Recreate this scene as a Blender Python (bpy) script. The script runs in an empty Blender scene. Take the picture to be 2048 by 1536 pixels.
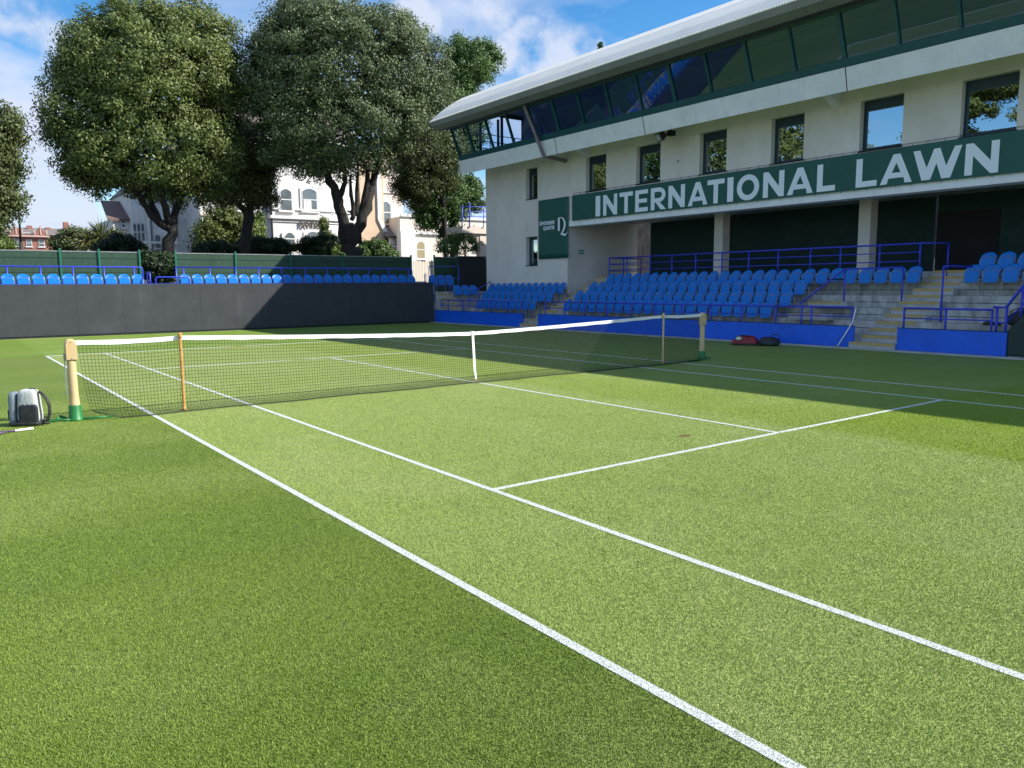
import bpy, math, random
import numpy as np
from mathutils import Vector, Matrix
random.seed(7); rng = np.random.default_rng(11)
S = bpy.context.scene; C = S.collection

# ------------------------------------------------------------------ camera, sky, sun, exposure
CAM = np.array([-7.85478, -11.69448, 1.7373]); YAW, PIT, ROL, FPX = 0.6424135, -0.1260717, -0.0080680, 1549.22
_cy,_sy,_cp,_sp,_cr,_sr = math.cos(YAW),math.sin(YAW),math.cos(PIT),math.sin(PIT),math.cos(ROL),math.sin(ROL)
_f = np.array([_sy*_cp,_cy*_cp,_sp]); _r0 = np.array([_cy,-_sy,0]); _u0 = np.cross(_r0,_f)
_r = _r0*_cr+_u0*_sr; _u = -_r0*_sr+_u0*_cr
cd = bpy.data.cameras.new('camera'); cam = bpy.data.objects.new('camera', cd); C.objects.link(cam)
M = Matrix(((_r[0],_u[0],-_f[0],CAM[0]),(_r[1],_u[1],-_f[1],CAM[1]),(_r[2],_u[2],-_f[2],CAM[2]),(0,0,0,1)))
cam.matrix_world = M
cd.sensor_width = 36; cd.lens = 36*FPX/2048; cd.clip_end = 3000; cd.clip_start = .05
S.camera = cam

SUNV = Vector((-.966,.78,-1)).normalized()          # the way the sunlight travels
EL = math.asin(-SUNV.z); AZ = math.atan2(-SUNV.x,-SUNV.y)
w = bpy.data.worlds.new('World'); S.world = w; w.use_nodes = True
nt = w.node_tree; N = nt.nodes; L = nt.links; N.clear()
out = N.new('ShaderNodeOutputWorld'); bg = N.new('ShaderNodeBackground'); bg.inputs[1].default_value = .063
sky = N.new('ShaderNodeTexSky'); sky.sky_type='NISHITA'; sky.sun_disc=False; sky.sun_elevation=EL; sky.sun_rotation=AZ
sky.air_density=1.0; sky.dust_density=.1; sky.ozone_density=2.5
tc = N.new('ShaderNodeTexCoord'); sep = N.new('ShaderNodeSeparateXYZ'); L.new(tc.outputs['Generated'],sep.inputs[0])
def wm(op,a,b=None,v=None):
    n=N.new('ShaderNodeMath'); n.operation=op
    L.new(a,n.inputs[0])
    if b is not None: L.new(b,n.inputs[1])
    if v is not None: n.inputs[1].default_value=v
    return n.outputs[0]
zz=wm('ADD',wm('MAXIMUM',sep.outputs[2],v=0.0),v=.16)
cmb=N.new('ShaderNodeCombineXYZ'); L.new(wm('DIVIDE',sep.outputs[0],zz),cmb.inputs[0]); L.new(wm('DIVIDE',sep.outputs[1],zz),cmb.inputs[1]); cmb.inputs[2].default_value=3.7
no=N.new('ShaderNodeTexNoise'); no.inputs['Scale'].default_value=1.15; no.inputs['Detail'].default_value=9; no.inputs['Roughness'].default_value=.56; no.inputs['Distortion'].default_value=.25
L.new(cmb.outputs[0],no.inputs['Vector'])
cr=N.new('ShaderNodeValToRGB'); cr.color_ramp.elements[0].position=.41; cr.color_ramp.elements[1].position=.62
cr.color_ramp.elements[0].color=(0,0,0,1); cr.color_ramp.elements[1].color=(1,1,1,1); L.new(no.outputs[0],cr.inputs[0])
mx=N.new('ShaderNodeMix'); mx.data_type='RGBA'; L.new(wm('MULTIPLY',cr.outputs[0],v=.9),mx.inputs[0])
hs=N.new('ShaderNodeHueSaturation'); hs.inputs['Saturation'].default_value=1.36; hs.inputs['Value'].default_value=1.85; L.new(sky.outputs[0],hs.inputs['Color'])
L.new(hs.outputs[0],mx.inputs[6]); mx.inputs[7].default_value=(7.4,8.2,10.2,1)
# cumulus heaps, each a patch of sky direction broken up by noise
n2=N.new('ShaderNodeTexNoise'); n2.inputs['Scale'].default_value=11; n2.inputs['Detail'].default_value=9; n2.inputs['Roughness'].default_value=.55; L.new(tc.outputs['Generated'],n2.inputs['Vector'])
acc=None
for (u_,v_,rad_) in ((1080,125,3.6),(1140,122,2.6),(1020,115,2.2),(970,20,2.4),(20,50,3.2),(60,225,3.0),(25,300,3.6),(95,375,2.6),(140,405,2.2),(60,410,3.0),(850,30,2.0),(-60,380,5),(-100,120,4)):
    D=Vector(list(_r*(u_-1024)/FPX-_u*(v_-768)/FPX+_f)).normalized()
    dp=N.new('ShaderNodeVectorMath'); dp.operation='DOT_PRODUCT'; L.new(tc.outputs['Generated'],dp.inputs[0]); dp.inputs[1].default_value=D
    cr_=math.cos(math.radians(rad_)); q_=wm('DIVIDE',wm('SUBTRACT',dp.outputs['Value'],v=cr_),v=1-cr_); q_=wm('MAXIMUM',q_,v=-.6)
    acc=q_ if acc is None else wm('MAXIMUM',acc,q_)
sm=wm('ADD',wm('ADD',wm('MULTIPLY',acc,v=.50),v=.0),wm('MULTIPLY',wm('SUBTRACT',n2.outputs[0],v=.5),v=3.0))
mr=N.new('ShaderNodeMapRange'); mr.interpolation_type='SMOOTHSTEP'; L.new(sm,mr.inputs[0]); mr.inputs[1].default_value=.02; mr.inputs[2].default_value=.55; mr.inputs[4].default_value=.88
m3=N.new('ShaderNodeMix'); m3.data_type='RGBA'; L.new(mr.outputs[0],m3.inputs[0]); L.new(mx.outputs[2],m3.inputs[6]); m3.inputs[7].default_value=(7.5,8.2,9.9,1)
L.new(m3.outputs[2],bg.inputs[0]); L.new(bg.outputs[0],out.inputs[0])

sd=bpy.data.lights.new('sun','SUN'); sd.energy=5.0; sd.angle=math.radians(.5); sd.color=(1,.95,.86)
so=bpy.data.objects.new('sun',sd); C.objects.link(so); so.rotation_euler=SUNV.to_track_quat('-Z','Y').to_euler(); so.location=(30,-25,40)
S.view_settings.view_transform='Standard'; S.view_settings.look='None'; S.view_settings.exposure=0.66; S.view_settings.gamma=1
S.render.engine='CYCLES'
try:
    S.cycles.max_bounces=8; S.cycles.transparent_max_bounces=12
except Exception: pass

# ------------------------------------------------------------------ helpers
def ray(u,v): return _r*(u-1024)/FPX-_u*(v-768)/FPX+_f
def aty(u,v,Y): d=ray(u,v); return CAM+d*(Y-CAM[1])/d[1]      # the point on the plane y=Y seen at (u,v) of the photo
def atx(u,v,X): d=ray(u,v); return CAM+d*(X-CAM[0])/d[0]
def atg(u,v,Z=0.): d=ray(u,v); return CAM+d*(Z-CAM[2])/d[2]

def mat(name,col,rough=.6,col2=None,scale=4.,bump=0.,bscale=40.,metal=0.,spec=.5,detail=4.,ramp=(.35,.65),vec=None):
    m=bpy.data.materials.new(name); m.use_nodes=True; n=m.node_tree.nodes; l=m.node_tree.links
    b=n['Principled BSDF']; b.inputs['Base Color'].default_value=(*col,1); b.inputs['Roughness'].default_value=rough
    b.inputs['Metallic'].default_value=metal; b.inputs['Specular IOR Level'].default_value=spec
    t=n.new('ShaderNodeTexCoord'); src=t.outputs['Object']
    if vec:
        mp=n.new('ShaderNodeMapping'); mp.inputs['Scale'].default_value=vec; l.new(src,mp.inputs[0]); src=mp.outputs[0]
    if col2:
        x=n.new('ShaderNodeTexNoise'); x.inputs['Scale'].default_value=scale; x.inputs['Detail'].default_value=detail; x.inputs['Roughness'].default_value=.6
        l.new(src,x.inputs['Vector']); r=n.new('ShaderNodeValToRGB'); r.color_ramp.elements[0].position=ramp[0]; r.color_ramp.elements[1].position=ramp[1]
        r.color_ramp.elements[0].color=(*col,1); r.color_ramp.elements[1].color=(*col2,1); l.new(x.outputs[0],r.inputs[0]); l.new(r.outputs[0],b.inputs['Base Color'])
    if bump:
        x=n.new('ShaderNodeTexNoise'); x.inputs['Scale'].default_value=bscale; x.inputs['Detail'].default_value=4; l.new(src,x.inputs['Vector'])
        bp=n.new('ShaderNodeBump'); bp.inputs['Strength'].default_value=bump; bp.inputs['Distance'].default_value=.02; l.new(x.outputs[0],bp.inputs['Height']); l.new(bp.outputs[0],b.inputs['Normal'])
    return m

def tag(o,label=None,cat=None,group=None,kind=None):
    if label: o['label']=label
    if cat: o['category']=cat
    if group: o['group']=group
    if kind: o['kind']=kind
    return o
ORG={}
def thing(name,loc,label,cat,group=None,kind=None,rz=0):
    o=bpy.data.objects.new(name,None); C.objects.link(o); o.location=loc; o.rotation_euler=(0,0,rz); o.empty_display_size=.2
    ORG[o.name]=np.array(loc,float); return tag(o,label,cat,group,kind)
class MB:
    def __init__(s): s.v=[]; s.f=[]; s.n=0
    def add(s,v,f): 
        s.v.extend([tuple(map(float,p)) for p in v]); s.f.extend([tuple(i+s.n for i in q) for q in f]); s.n=len(s.v); return s
    def box(s,x0,x1,y0,y1,z0,z1):
        if x1<x0:x0,x1=x1,x0
        if y1<y0:y0,y1=y1,y0
        if z1<z0:z0,z1=z1,z0
        return s.add([(x0,y0,z0),(x1,y0,z0),(x1,y1,z0),(x0,y1,z0),(x0,y0,z1),(x1,y0,z1),(x1,y1,z1),(x0,y1,z1)],
            [(0,3,2,1),(4,5,6,7),(0,1,5,4),(1,2,6,5),(2,3,7,6),(3,0,4,7)])
    def tube(s,pts,r,n=8,caps=True):
        pts=[Vector(p) for p in pts]; k=len(pts); rs=r if hasattr(r,'__len__') else [r]*k
        V=[];F=[]; prev=None
        for i,p in enumerate(pts):
            d=(pts[min(i+1,k-1)]-pts[max(i-1,0)]).normalized()
            a=prev if prev is not None else (Vector((0,0,1)) if abs(d.z)<.9 else Vector((1,0,0)))
            a=(a-d*a.dot(d)); 
            if a.length<1e-5: a=d.orthogonal()
            a.normalize(); b=d.cross(a); prev=a
            for j in range(n):
                t=2*math.pi*(j+.5)/n; V.append(p+(a*math.cos(t)+b*math.sin(t))*rs[i])
        for i in range(k-1):
            for j in range(n):
                F.append((i*n+j,i*n+(j+1)%n,(i+1)*n+(j+1)%n,(i+1)*n+j))
        if caps: F.append(tuple(range(n-1,-1,-1))); F.append(tuple((k-1)*n+j for j in range(n)))
        return s.add(V,F)
    def prism(s,poly,axis,a,b):   # poly of 2-D points, extruded along axis 'x','y' or 'z' from a to b
        k=len(poly)
        def P(p,t): return {'x':(t,p[0],p[1]),'y':(p[0],t,p[1]),'z':(p[0],p[1],t)}[axis]
        V=[P(p,a) for p in poly]+[P(p,b) for p in poly]
        F=[tuple(range(k)),tuple(range(2*k-1,k-1,-1))]+[(i,i+k,(i+1)%k+k,(i+1)%k) for i in range(k)]
        return s.add(V,F)
    def lathe(s,prof,cx,cy,n=16):
        V=[];F=[];k=len(prof)
        for r,z in prof:
            for j in range(n): t=2*math.pi*j/n; V.append((cx+r*math.cos(t),cy+r*math.sin(t),z))
        for i in range(k-1):
            for j in range(n): F.append((i*n+j,i*n+(j+1)%n,(i+1)*n+(j+1)%n,(i+1)*n+j))
        F.append(tuple(range(n-1,-1,-1))); F.append(tuple((k-1)*n+j for j in range(n)))
        return s.add(V,F)
    def build(s,name,m,parent=None,smooth=False,bevel=0,fixn=True):
        o_=ORG.get(parent.name,np.zeros(3)) if parent else np.zeros(3)
        me=bpy.data.meshes.new(name)
        V=np.array(s.v,float).reshape(-1,3)-o_
        me.from_pydata(V.tolist(),[],s.f); me.materials.append(m)
        if fixn:
            import bmesh
            b=bmesh.new(); b.from_mesh(me); bmesh.ops.recalc_face_normals(b,faces=b.faces); b.to_mesh(me); b.free()
        if smooth: me.polygons.foreach_set('use_smooth',[True]*len(me.polygons))
        me.update()
        o=bpy.data.objects.new(name,me); C.objects.link(o)
        if parent: o.parent=parent; ORG[o.name]=o_
        if bevel:
            md=o.modifiers.new('bevel','BEVEL'); md.width=bevel; md.segments=2; md.limit_method='ANGLE'
        return o
def rrect(w,h,r,n=4,cx=0,cy=0):
    P=[]
    for sx,sy,a0 in ((1,1,0),(-1,1,90),(-1,-1,180),(1,-1,270)):
        for k in range(n+1):
            a=math.radians(a0+90*k/n); P.append((cx+sx*(w/2-r)+r*math.cos(a),cy+sy*(h/2-r)+r*math.sin(a)))
    return P
def copy_thing(root,loc,rz,label,group):
    r=root.copy(); C.objects.link(r); r.location=loc; r.rotation_euler=(0,0,rz); r['label']=label; r['group']=group
    for ch in root.children:
        c=ch.copy(); C.objects.link(c); c.parent=r
    return r
ORD=['first','second','third','fourth','fifth','sixth','seventh','eighth','ninth','tenth','eleventh','twelfth','thirteenth','fourteenth','fifteenth','sixteenth','seventeenth','eighteenth','nineteenth','twentieth','twenty-first','twenty-second','twenty-third','twenty-fourth','twenty-fifth','twenty-sixth','twenty-seventh','twenty-eighth','twenty-ninth','thirtieth']

# ------------------------------------------------------------------ materials
def grass_material(name,blade=False):
    m=bpy.data.materials.new(name); m.use_nodes=True; n=m.node_tree.nodes; l=m.node_tree.links; b=n['Principled BSDF']
    g=n.new('ShaderNodeNewGeometry'); P=g.outputs['Position']; sp=n.new('ShaderNodeSeparateXYZ'); l.new(P,sp.inputs[0]); X,Y=sp.outputs[0],sp.outputs[1]
    def mt(op,a,b_=None,c=None):
        k=n.new('ShaderNodeMath'); k.operation=op
        for i,q in enumerate((a,b_,c)):
            if q is None: continue
            if isinstance(q,(int,float)): k.inputs[i].default_value=q
            else: l.new(q,k.inputs[i])
        return k.outputs[0]
    def noise(sc,det=3,ro=.55,vec=None):
        k=n.new('ShaderNodeTexNoise'); k.inputs['Scale'].default_value=sc; k.inputs['Detail'].default_value=det; k.inputs['Roughness'].default_value=ro
        if vec:
            mp=n.new('ShaderNodeMapping'); mp.inputs['Scale'].default_value=vec; l.new(P,mp.inputs[0]); l.new(mp.outputs[0],k.inputs['Vector'])
        else: l.new(P,k.inputs['Vector'])
        return k.outputs[0]
    def sstep(x,a,b_):
        k=n.new('ShaderNodeMapRange'); k.interpolation_type='SMOOTHSTEP'; l.new(x,k.inputs[0]); k.inputs[1].default_value=a; k.inputs[2].default_value=b_; return k.outputs[0]
    def mixc(f,c1,c2):
        k=n.new('ShaderNodeMix'); k.data_type='RGBA'; 
        if isinstance(f,float): k.inputs[0].default_value=f
        else: l.new(f,k.inputs[0])
        for i,c in ((6,c1),(7,c2)):
            if isinstance(c,tuple): k.inputs[i].default_value=(*c,1)
            else: l.new(c,k.inputs[i])
        return k.outputs[2]
    wob=mt('MULTIPLY',mt('SUBTRACT',noise(1.3,3),.5),.5)
    Xw=mt('ADD',X,wob); Yw=mt('ADD',Y,wob)
    deep=(.128,.190,.028); light=(.245,.312,.080); bright=(.178,.258,.020); pale=(.30,.350,.130)
    inA=sstep(X,-5.55,-5.40)
    inC=mt('MULTIPLY',sstep(Xw,.25,.75),mt('ADD',.55,mt('MULTIPLY',.45,mt('SUBTRACT',1.0,sstep(Yw,-6.5,-6.2)))))
    c=mixc(inA,deep,light); c=mixc(mt('MULTIPLY',inC,.95),c,bright)
    # far end beyond the baseline and mown bands outside the court
    band=mt('MULTIPLY',sstep(Yw,11.6,12.4),.8); c=mixc(band,c,(.15,.245,.03))
    ow=mt('SUBTRACT',1.0,inA)
    b1=mt('MULTIPLY',mt('MULTIPLY',sstep(Yw,-1.6,-.6),mt('SUBTRACT',1.0,sstep(Yw,1.4,2.4))),ow); c=mixc(mt('MULTIPLY',b1,.35),c,(.20,.275,.045))
    stripe=n.new('ShaderNodeTexWave'); stripe.wave_type='BANDS'; stripe.bands_direction='Y'; stripe.inputs['Scale'].default_value=.105; stripe.inputs['Distortion'].default_value=1.2; stripe.inputs['Detail'].default_value=1; stripe.inputs['Detail Scale'].default_value=.5; l.new(P,stripe.inputs['Vector'])
    c=mixc(mt('MULTIPLY',mt('MULTIPLY',sstep(stripe.outputs['Fac'],.2,.8),ow),.4),c,(.172,.225,.040))
    # wear: pale bleached streaks and darker scuffs
    w1=noise(.55,5,.6); w2=noise(1.9,6,.65,(1,.45,1)); w3=noise(4.5,4,.6,(.5,1,1))
    wk=mt('SUBTRACT',1.0,mt('MULTIPLY',inC,.7)); wk=mt('MULTIPLY',wk,mt('ADD',.45,mt('MULTIPLY',inA,.55))); c=mixc(mt('MULTIPLY',mt('MULTIPLY',sstep(w1,.45,.68),.45),wk),c,pale)
    c=mixc(mt('MULTIPLY',sstep(w2,.52,.78),.3),c,(.12,.165,.05))
    c=mixc(mt('MULTIPLY',sstep(w3,.55,.8),.3),c,(.15,.19,.075))
    # bare patch
    dx=mt('SUBTRACT',X,-.99); dy=mt('SUBTRACT',Y,-5.84)
    rr=mt('SQRT',mt('ADD',mt('MULTIPLY',dx,dx),mt('MULTIPLY',mt('MULTIPLY',dy,dy),3.)))
    rr=mt('ADD',rr,mt('MULTIPLY',noise(14,3),.16)); c=mixc(mt('SUBTRACT',1.0,sstep(rr,.13,.2)),c,(.16,.10,.055))
    # grain
    f1=noise(70,2,.5,(1,1.6,1)); f2=noise(190,2,.6); f3=noise(22,3,.6)
    gr=mt('ADD',mt('ADD',mt('MULTIPLY',f1,.9),mt('MULTIPLY',f2,.8)),mt('MULTIPLY',f3,.35))
    gv=mt('ADD',mt('MULTIPLY',sstep(gr,.72,1.33),.8),.58)
    hsv=n.new('ShaderNodeHueSaturation'); l.new(c,hsv.inputs['Color']); l.new(gv,hsv.inputs['Value'])
    col=hsv.outputs[0]
    if blade:
        at=n.new('ShaderNodeAttribute'); at.attribute_name='tone'; 
        h2=n.new('ShaderNodeHueSaturation'); l.new(c,h2.inputs['Color']); l.new(mt('ADD',mt('MULTIPLY',at.outputs['Fac'],.62),1.02),h2.inputs['Value']); l.new(mt('ADD',mt('MULTIPLY',at.outputs['Fac'],-.03),.515),h2.inputs['Hue']); col=h2.outputs[0]
        def inside(v,a,b_): return mt('MULTIPLY',mt('GREATER_THAN',v,a),mt('LESS_THAN',v,b_))
        hw=.029
        mk=inside(X,-5.485-hw,-5.485+hw)
        for q in (inside(X,-4.115-hw,-4.115+hw),mt('MULTIPLY',inside(Y,-6.4-hw,-6.4+hw),inside(X,-4.115,4.115)),mt('MULTIPLY',inside(X,-hw,hw),mt('GREATER_THAN',Y,-6.4))): mk=mt('MAXIMUM',mk,q)
        wn=noise(60,2); mk=mt('MULTIPLY',mk,sstep(mt('ADD',at.outputs['Fac'],mt('MULTIPLY',wn,.5)),.38,.62))
        col=mixc(mk,col,(.54,.565,.56))
        b.inputs['Subsurface Weight'].default_value=0
    l.new(col,b.inputs['Base Color']); b.inputs['Roughness'].default_value=.62; b.inputs['Specular IOR Level'].default_value=.25
    if not blade:
        bp=n.new('ShaderNodeBump'); bp.inputs['Strength'].default_value=.6; bp.inputs['Distance'].default_value=.012; l.new(gr,bp.inputs['Height']); l.new(bp.outputs[0],b.inputs['Normal'])
    return m
GRASS=grass_material('lawn_turf'); BLADE=grass_material('lawn_blades',True)
CHALK=mat('chalk_line',(.36,.40,.33),.85,(.64,.67,.65),85.,.5,120.,ramp=(.3,.52))
CONC=mat('concrete',(.30,.31,.32),.85,(.50,.51,.51),2.2,.25,14.,ramp=(.3,.7),detail=8)
CONCD=mat('weathered_concrete',(.28,.28,.27),.85,(.52,.52,.51),3.2,.3,14.,ramp=(.35,.62),detail=9,vec=(.6,1.4,.7))
RENDER=mat('pale_render',(.68,.63,.59),.9,(.82,.77,.735),.9,.12,22.,ramp=(.25,.7),detail=8,vec=(1,1,.45))
BANDC=mat('painted_concrete_band',(.80,.82,.88),.8,(.90,.92,.96),1.6,.1,20.,ramp=(.3,.6),detail=9)
YEL=mat('yellow_nosing',(.50,.36,.12),.7,(.36,.28,.15),9.,.1,40.,ramp=(.45,.75))
BLUEB=mat('blue_board',(.003,.125,.80),.5,(.003,.105,.70),3.,.03,9.)
SEATB=mat('blue_seat_plastic',(.004,.165,.62),.32,(.010,.20,.68),6.,0,spec=.3)
RAILB=mat('blue_rail_paint',(.025,.045,.52),.4,(.035,.06,.60),7.)
STEELG=mat('galvanised_steel',(.28,.29,.31),.45,(.38,.39,.40),12.,metal=.6)
BLACKW=mat('black_board',(.030,.034,.042),.62,(.040,.044,.052),1.7,.06,9.,detail=9,ramp=(.35,.7))
DGREEN=mat('dark_green_panel',(.006,.030,.034),.7,(.009,.042,.045),2.,.05,14.)
FGREEN=mat('green_fence_slat',(.028,.080,.048),.6,(.040,.10,.058),8.,.1,30.)
PGREEN=mat('green_fence_post',(.012,.14,.085),.45)
TEAL=mat('teal_window_frame',(.006,.075,.095),.4,(.008,.09,.11),6.)
WTEAL=mat('dark_window_frame',(.004,.030,.050),.4,(.005,.036,.058),6.)
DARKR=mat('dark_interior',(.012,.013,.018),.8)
GREYP=mat('grey_soffit_panel',(.23,.245,.24),.7,(.28,.29,.285),1.2,.05,9.)
BROWNS=mat('brown_soffit',(.095,.085,.09),.75,(.12,.11,.11),2.)
ROOFM=mat('corrugated_metal',(.88,.85,.76),.85,(.93,.91,.83),1.3,0,spec=.2,detail=8)
BANNER=mat('green_banner_cloth',(.006,.088,.072),.55,(.008,.104,.086),1.5,.25,2.2)
LETTER=mat('pale_banner_lettering',(.80,.87,.97),.6,(.84,.90,.98),3.)
WHITE=mat('white_fabric',(.80,.80,.79),.7,(.88,.88,.87),30.,.1,90.)
NETM=mat('black_net_cord',(.012,.014,.012),.7)
CREAM=mat('cream_wood',(.56,.40,.20),.55,(.64,.48,.26),5.,.08,30.,vec=(1,1,.15))
CREAM2=mat('pale_cream_wood',(.58,.43,.22),.55,(.66,.52,.30),5.,.08,30.)
ORANGEW=mat('varnished_stick',(.45,.20,.05),.4,(.62,.36,.12),24.,.05,50.)
GREENP=mat('green_post_base',(.015,.16,.035),.45,(.02,.20,.05),9.)
BARK=mat('bark',(.018,.016,.015),.95,(.042,.036,.031),6.,.9,22.,vec=(1,1,.35))
PAINTW=mat('white_stucco',(.72,.70,.67),.8,(.82,.80,.77),.9,.08,14.)
PEACH=mat('peach_stucco',(.60,.44,.30),.85,(.68,.51,.36),1.2,.08,14.)
PINKW=mat('pale_pink_stucco',(.66,.56,.49),.85,(.74,.64,.57),1.2,.08,14.)
SLATE=mat('roof_tiles',(.13,.115,.11),.8,(.22,.185,.17),6.,.4,14.,detail=8)
BROWNT=mat('brown_roof_tiles',(.14,.09,.075),.8,(.19,.13,.11),7.,.3,14.)
TARP=mat('green_tarpaulin',(.004,.022,.022),.5,(.006,.032,.03),2.,.3,3.)
ASPH=mat('asphalt',(.045,.045,.047),.9,(.065,.065,.065),5.,.3,60.)

def stain(m,amount=.25,vec=(2.2,2.2,.22),sc=2.4,lo=.5,hi=.72,col=(.5,.48,.42),speck=0):
    n=m.node_tree.nodes; l=m.node_tree.links; b=n['Principled BSDF']; k=b.inputs['Base Color'].links[0].from_socket
    t=n.new('ShaderNodeTexCoord'); src=k
    for i,(v,s_,a,lo_,hi_) in enumerate(((vec,sc,amount,lo,hi),((1,1,1),.7,amount*.7,.45,.7),((1,1,1),38.,speck,.62,.7))):
        if a<=0: continue
        mp=n.new('ShaderNodeMapping'); mp.inputs['Scale'].default_value=v; mp.inputs['Location'].default_value=(i*3.1,i*7.7,i*1.9); l.new(t.outputs['Object'],mp.inputs[0])
        x=n.new('ShaderNodeTexNoise'); x.inputs['Scale'].default_value=s_; x.inputs['Detail'].default_value=7; x.inputs['Roughness'].default_value=.62; l.new(mp.outputs[0],x.inputs['Vector'])
        r=n.new('ShaderNodeMapRange'); r.inputs[1].default_value=lo_; r.inputs[2].default_value=hi_; r.inputs[4].default_value=a; l.new(x.outputs[0],r.inputs[0])
        mx=n.new('ShaderNodeMix'); mx.data_type='RGBA'; mx.blend_type='MULTIPLY'; l.new(r.outputs[0],mx.inputs[0]); l.new(src,mx.inputs[6]); mx.inputs[7].default_value=(*col,1); src=mx.outputs[2]
    l.new(src,b.inputs['Base Color'])
stain(RENDER,.16,vec=(1.2,1.2,.5)); stain(BANDC,.18,speck=.35); stain(BLACKW,.5,col=(1.9,1.9,1.85),lo=.55,hi=.8,speck=.6); stain(ROOFM,.15,vec=(.4,3,.4)); stain(CONCD,.35); stain(BANNER,.3,vec=(1,1,1),sc=1.2,col=(.6,.7,.7)); stain(BLUEB,.25,vec=(1,1,.3),col=(.55,.6,.65)); stain(PAINTW,.3); stain(FGREEN,.4)
def brick_mat(name,c1,c2,mortar):
    m=bpy.data.materials.new(name); m.use_nodes=True; n=m.node_tree.nodes; l=m.node_tree.links; b=n['Principled BSDF']; b.inputs['Roughness'].default_value=.85
    g=n.new('ShaderNodeTexCoord'); mp=n.new('ShaderNodeMapping'); mp.inputs['Rotation'].default_value=(math.radians(90),0,0); l.new(g.outputs['Object'],mp.inputs[0])
    t=n.new('ShaderNodeTexBrick'); t.inputs['Scale'].default_value=2.2; t.inputs['Color1'].default_value=(*c1,1); t.inputs['Color2'].default_value=(*c2,1); t.inputs['Mortar'].default_value=(*mortar,1); l.new(mp.outputs[0],t.inputs[0]); l.new(t.outputs[0],b.inputs['Base Color']); return m
BRICK=brick_mat('red_brick',(.25,.085,.055),(.32,.12,.08),(.35,.22,.18))
OCHRE=brick_mat('ochre_brick',(.42,.24,.11),(.5,.31,.16),(.4,.3,.2))

def glass_mat(name,tint,gloss,rough=.0):
    m=bpy.data.materials.new(name); m.use_nodes=True; n=m.node_tree.nodes; l=m.node_tree.links; n.clear()
    o=n.new('ShaderNodeOutputMaterial'); t=n.new('ShaderNodeBsdfTransparent'); t.inputs[0].default_value=(*tint,1)
    g=n.new('ShaderNodeBsdfGlossy'); g.inputs['Roughness'].default_value=rough; g.inputs['Color'].default_value=((.50,.70,1,1) if gloss<.1 else (.85,.93,1,1))
    f=n.new('ShaderNodeFresnel'); f.inputs['IOR'].default_value=1.5; ge=n.new('ShaderNodeNewGeometry'); fb=n.new('ShaderNodeMath'); fb.operation='SUBTRACT'; fb.inputs[0].default_value=1.0; l.new(ge.outputs['Backfacing'],fb.inputs[1]); fm=n.new('ShaderNodeMath'); fm.operation='MULTIPLY'
    mth=n.new('ShaderNodeMath'); mth.operation='MULTIPLY_ADD'; l.new(f.outputs[0],mth.inputs[0]); mth.inputs[1].default_value=1.2; mth.inputs[2].default_value=gloss; mth.use_clamp=True
    tc=n.new('ShaderNodeTexCoord'); no=n.new('ShaderNodeTexNoise'); no.inputs['Scale'].default_value=.8; no.inputs['Detail'].default_value=1; l.new(tc.outputs['Object'],no.inputs['Vector'])
    bp=n.new('ShaderNodeBump'); bp.inputs['Strength'].default_value=.05; bp.inputs['Distance'].default_value=.04; l.new(no.outputs[0],bp.inputs['Height']); l.new(bp.outputs[0],g.inputs['Normal'])
    mx=n.new('ShaderNodeMixShader'); l.new(mth.outputs[0],fm.inputs[0]); l.new(fb.outputs[0],fm.inputs[1]); l.new(fm.outputs[0],mx.inputs[0]); l.new(t.outputs[0],mx.inputs[1]); l.new(g.outputs[0],mx.inputs[2]); l.new(mx.outputs[0],o.inputs[0]); return m
GLASS=glass_mat('tinted_glazing',(.80,.88,.96),.05,.0)
WGLASS=glass_mat('window_glass',(.18,.22,.26),.40)
VGLASS=mat('dark_sash_glass',(.10,.12,.13),.08,(.17,.20,.21),1.5,spec=.8)

def corr_bump(m,ax='Y',sc=13.):
    n=m.node_tree.nodes; l=m.node_tree.links; b=n['Principled BSDF']
    t=n.new('ShaderNodeTexCoord'); wv=n.new('ShaderNodeTexWave'); wv.bands_direction=ax; wv.inputs['Scale'].default_value=sc; l.new(t.outputs['Object'],wv.inputs['Vector'])
    bp=n.new('ShaderNodeBump'); bp.inputs['Strength'].default_value=.3; bp.inputs['Distance'].default_value=.03; l.new(wv.outputs['Fac'],bp.inputs['Height']); l.new(bp.outputs[0],b.inputs['Normal'])
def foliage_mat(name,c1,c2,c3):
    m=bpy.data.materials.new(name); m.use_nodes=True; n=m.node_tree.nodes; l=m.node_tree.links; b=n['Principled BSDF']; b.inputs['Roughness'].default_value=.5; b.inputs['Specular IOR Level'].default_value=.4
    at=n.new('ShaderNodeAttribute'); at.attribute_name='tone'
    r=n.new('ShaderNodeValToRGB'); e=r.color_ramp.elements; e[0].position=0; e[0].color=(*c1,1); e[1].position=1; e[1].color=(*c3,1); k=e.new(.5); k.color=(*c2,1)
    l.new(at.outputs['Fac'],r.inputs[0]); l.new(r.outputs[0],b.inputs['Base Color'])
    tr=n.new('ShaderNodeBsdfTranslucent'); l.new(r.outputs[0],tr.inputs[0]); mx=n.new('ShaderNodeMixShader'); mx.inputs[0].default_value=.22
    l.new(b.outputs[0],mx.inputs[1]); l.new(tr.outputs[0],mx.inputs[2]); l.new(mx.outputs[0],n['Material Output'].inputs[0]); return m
OAKL=foliage_mat('holm_oak_leaves_olive',(.06,.09,.022),(.14,.185,.048),(.25,.295,.09))
OAKG=foliage_mat('holm_oak_leaves_grey',(.045,.07,.028),(.11,.15,.060),(.20,.25,.115))
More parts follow.
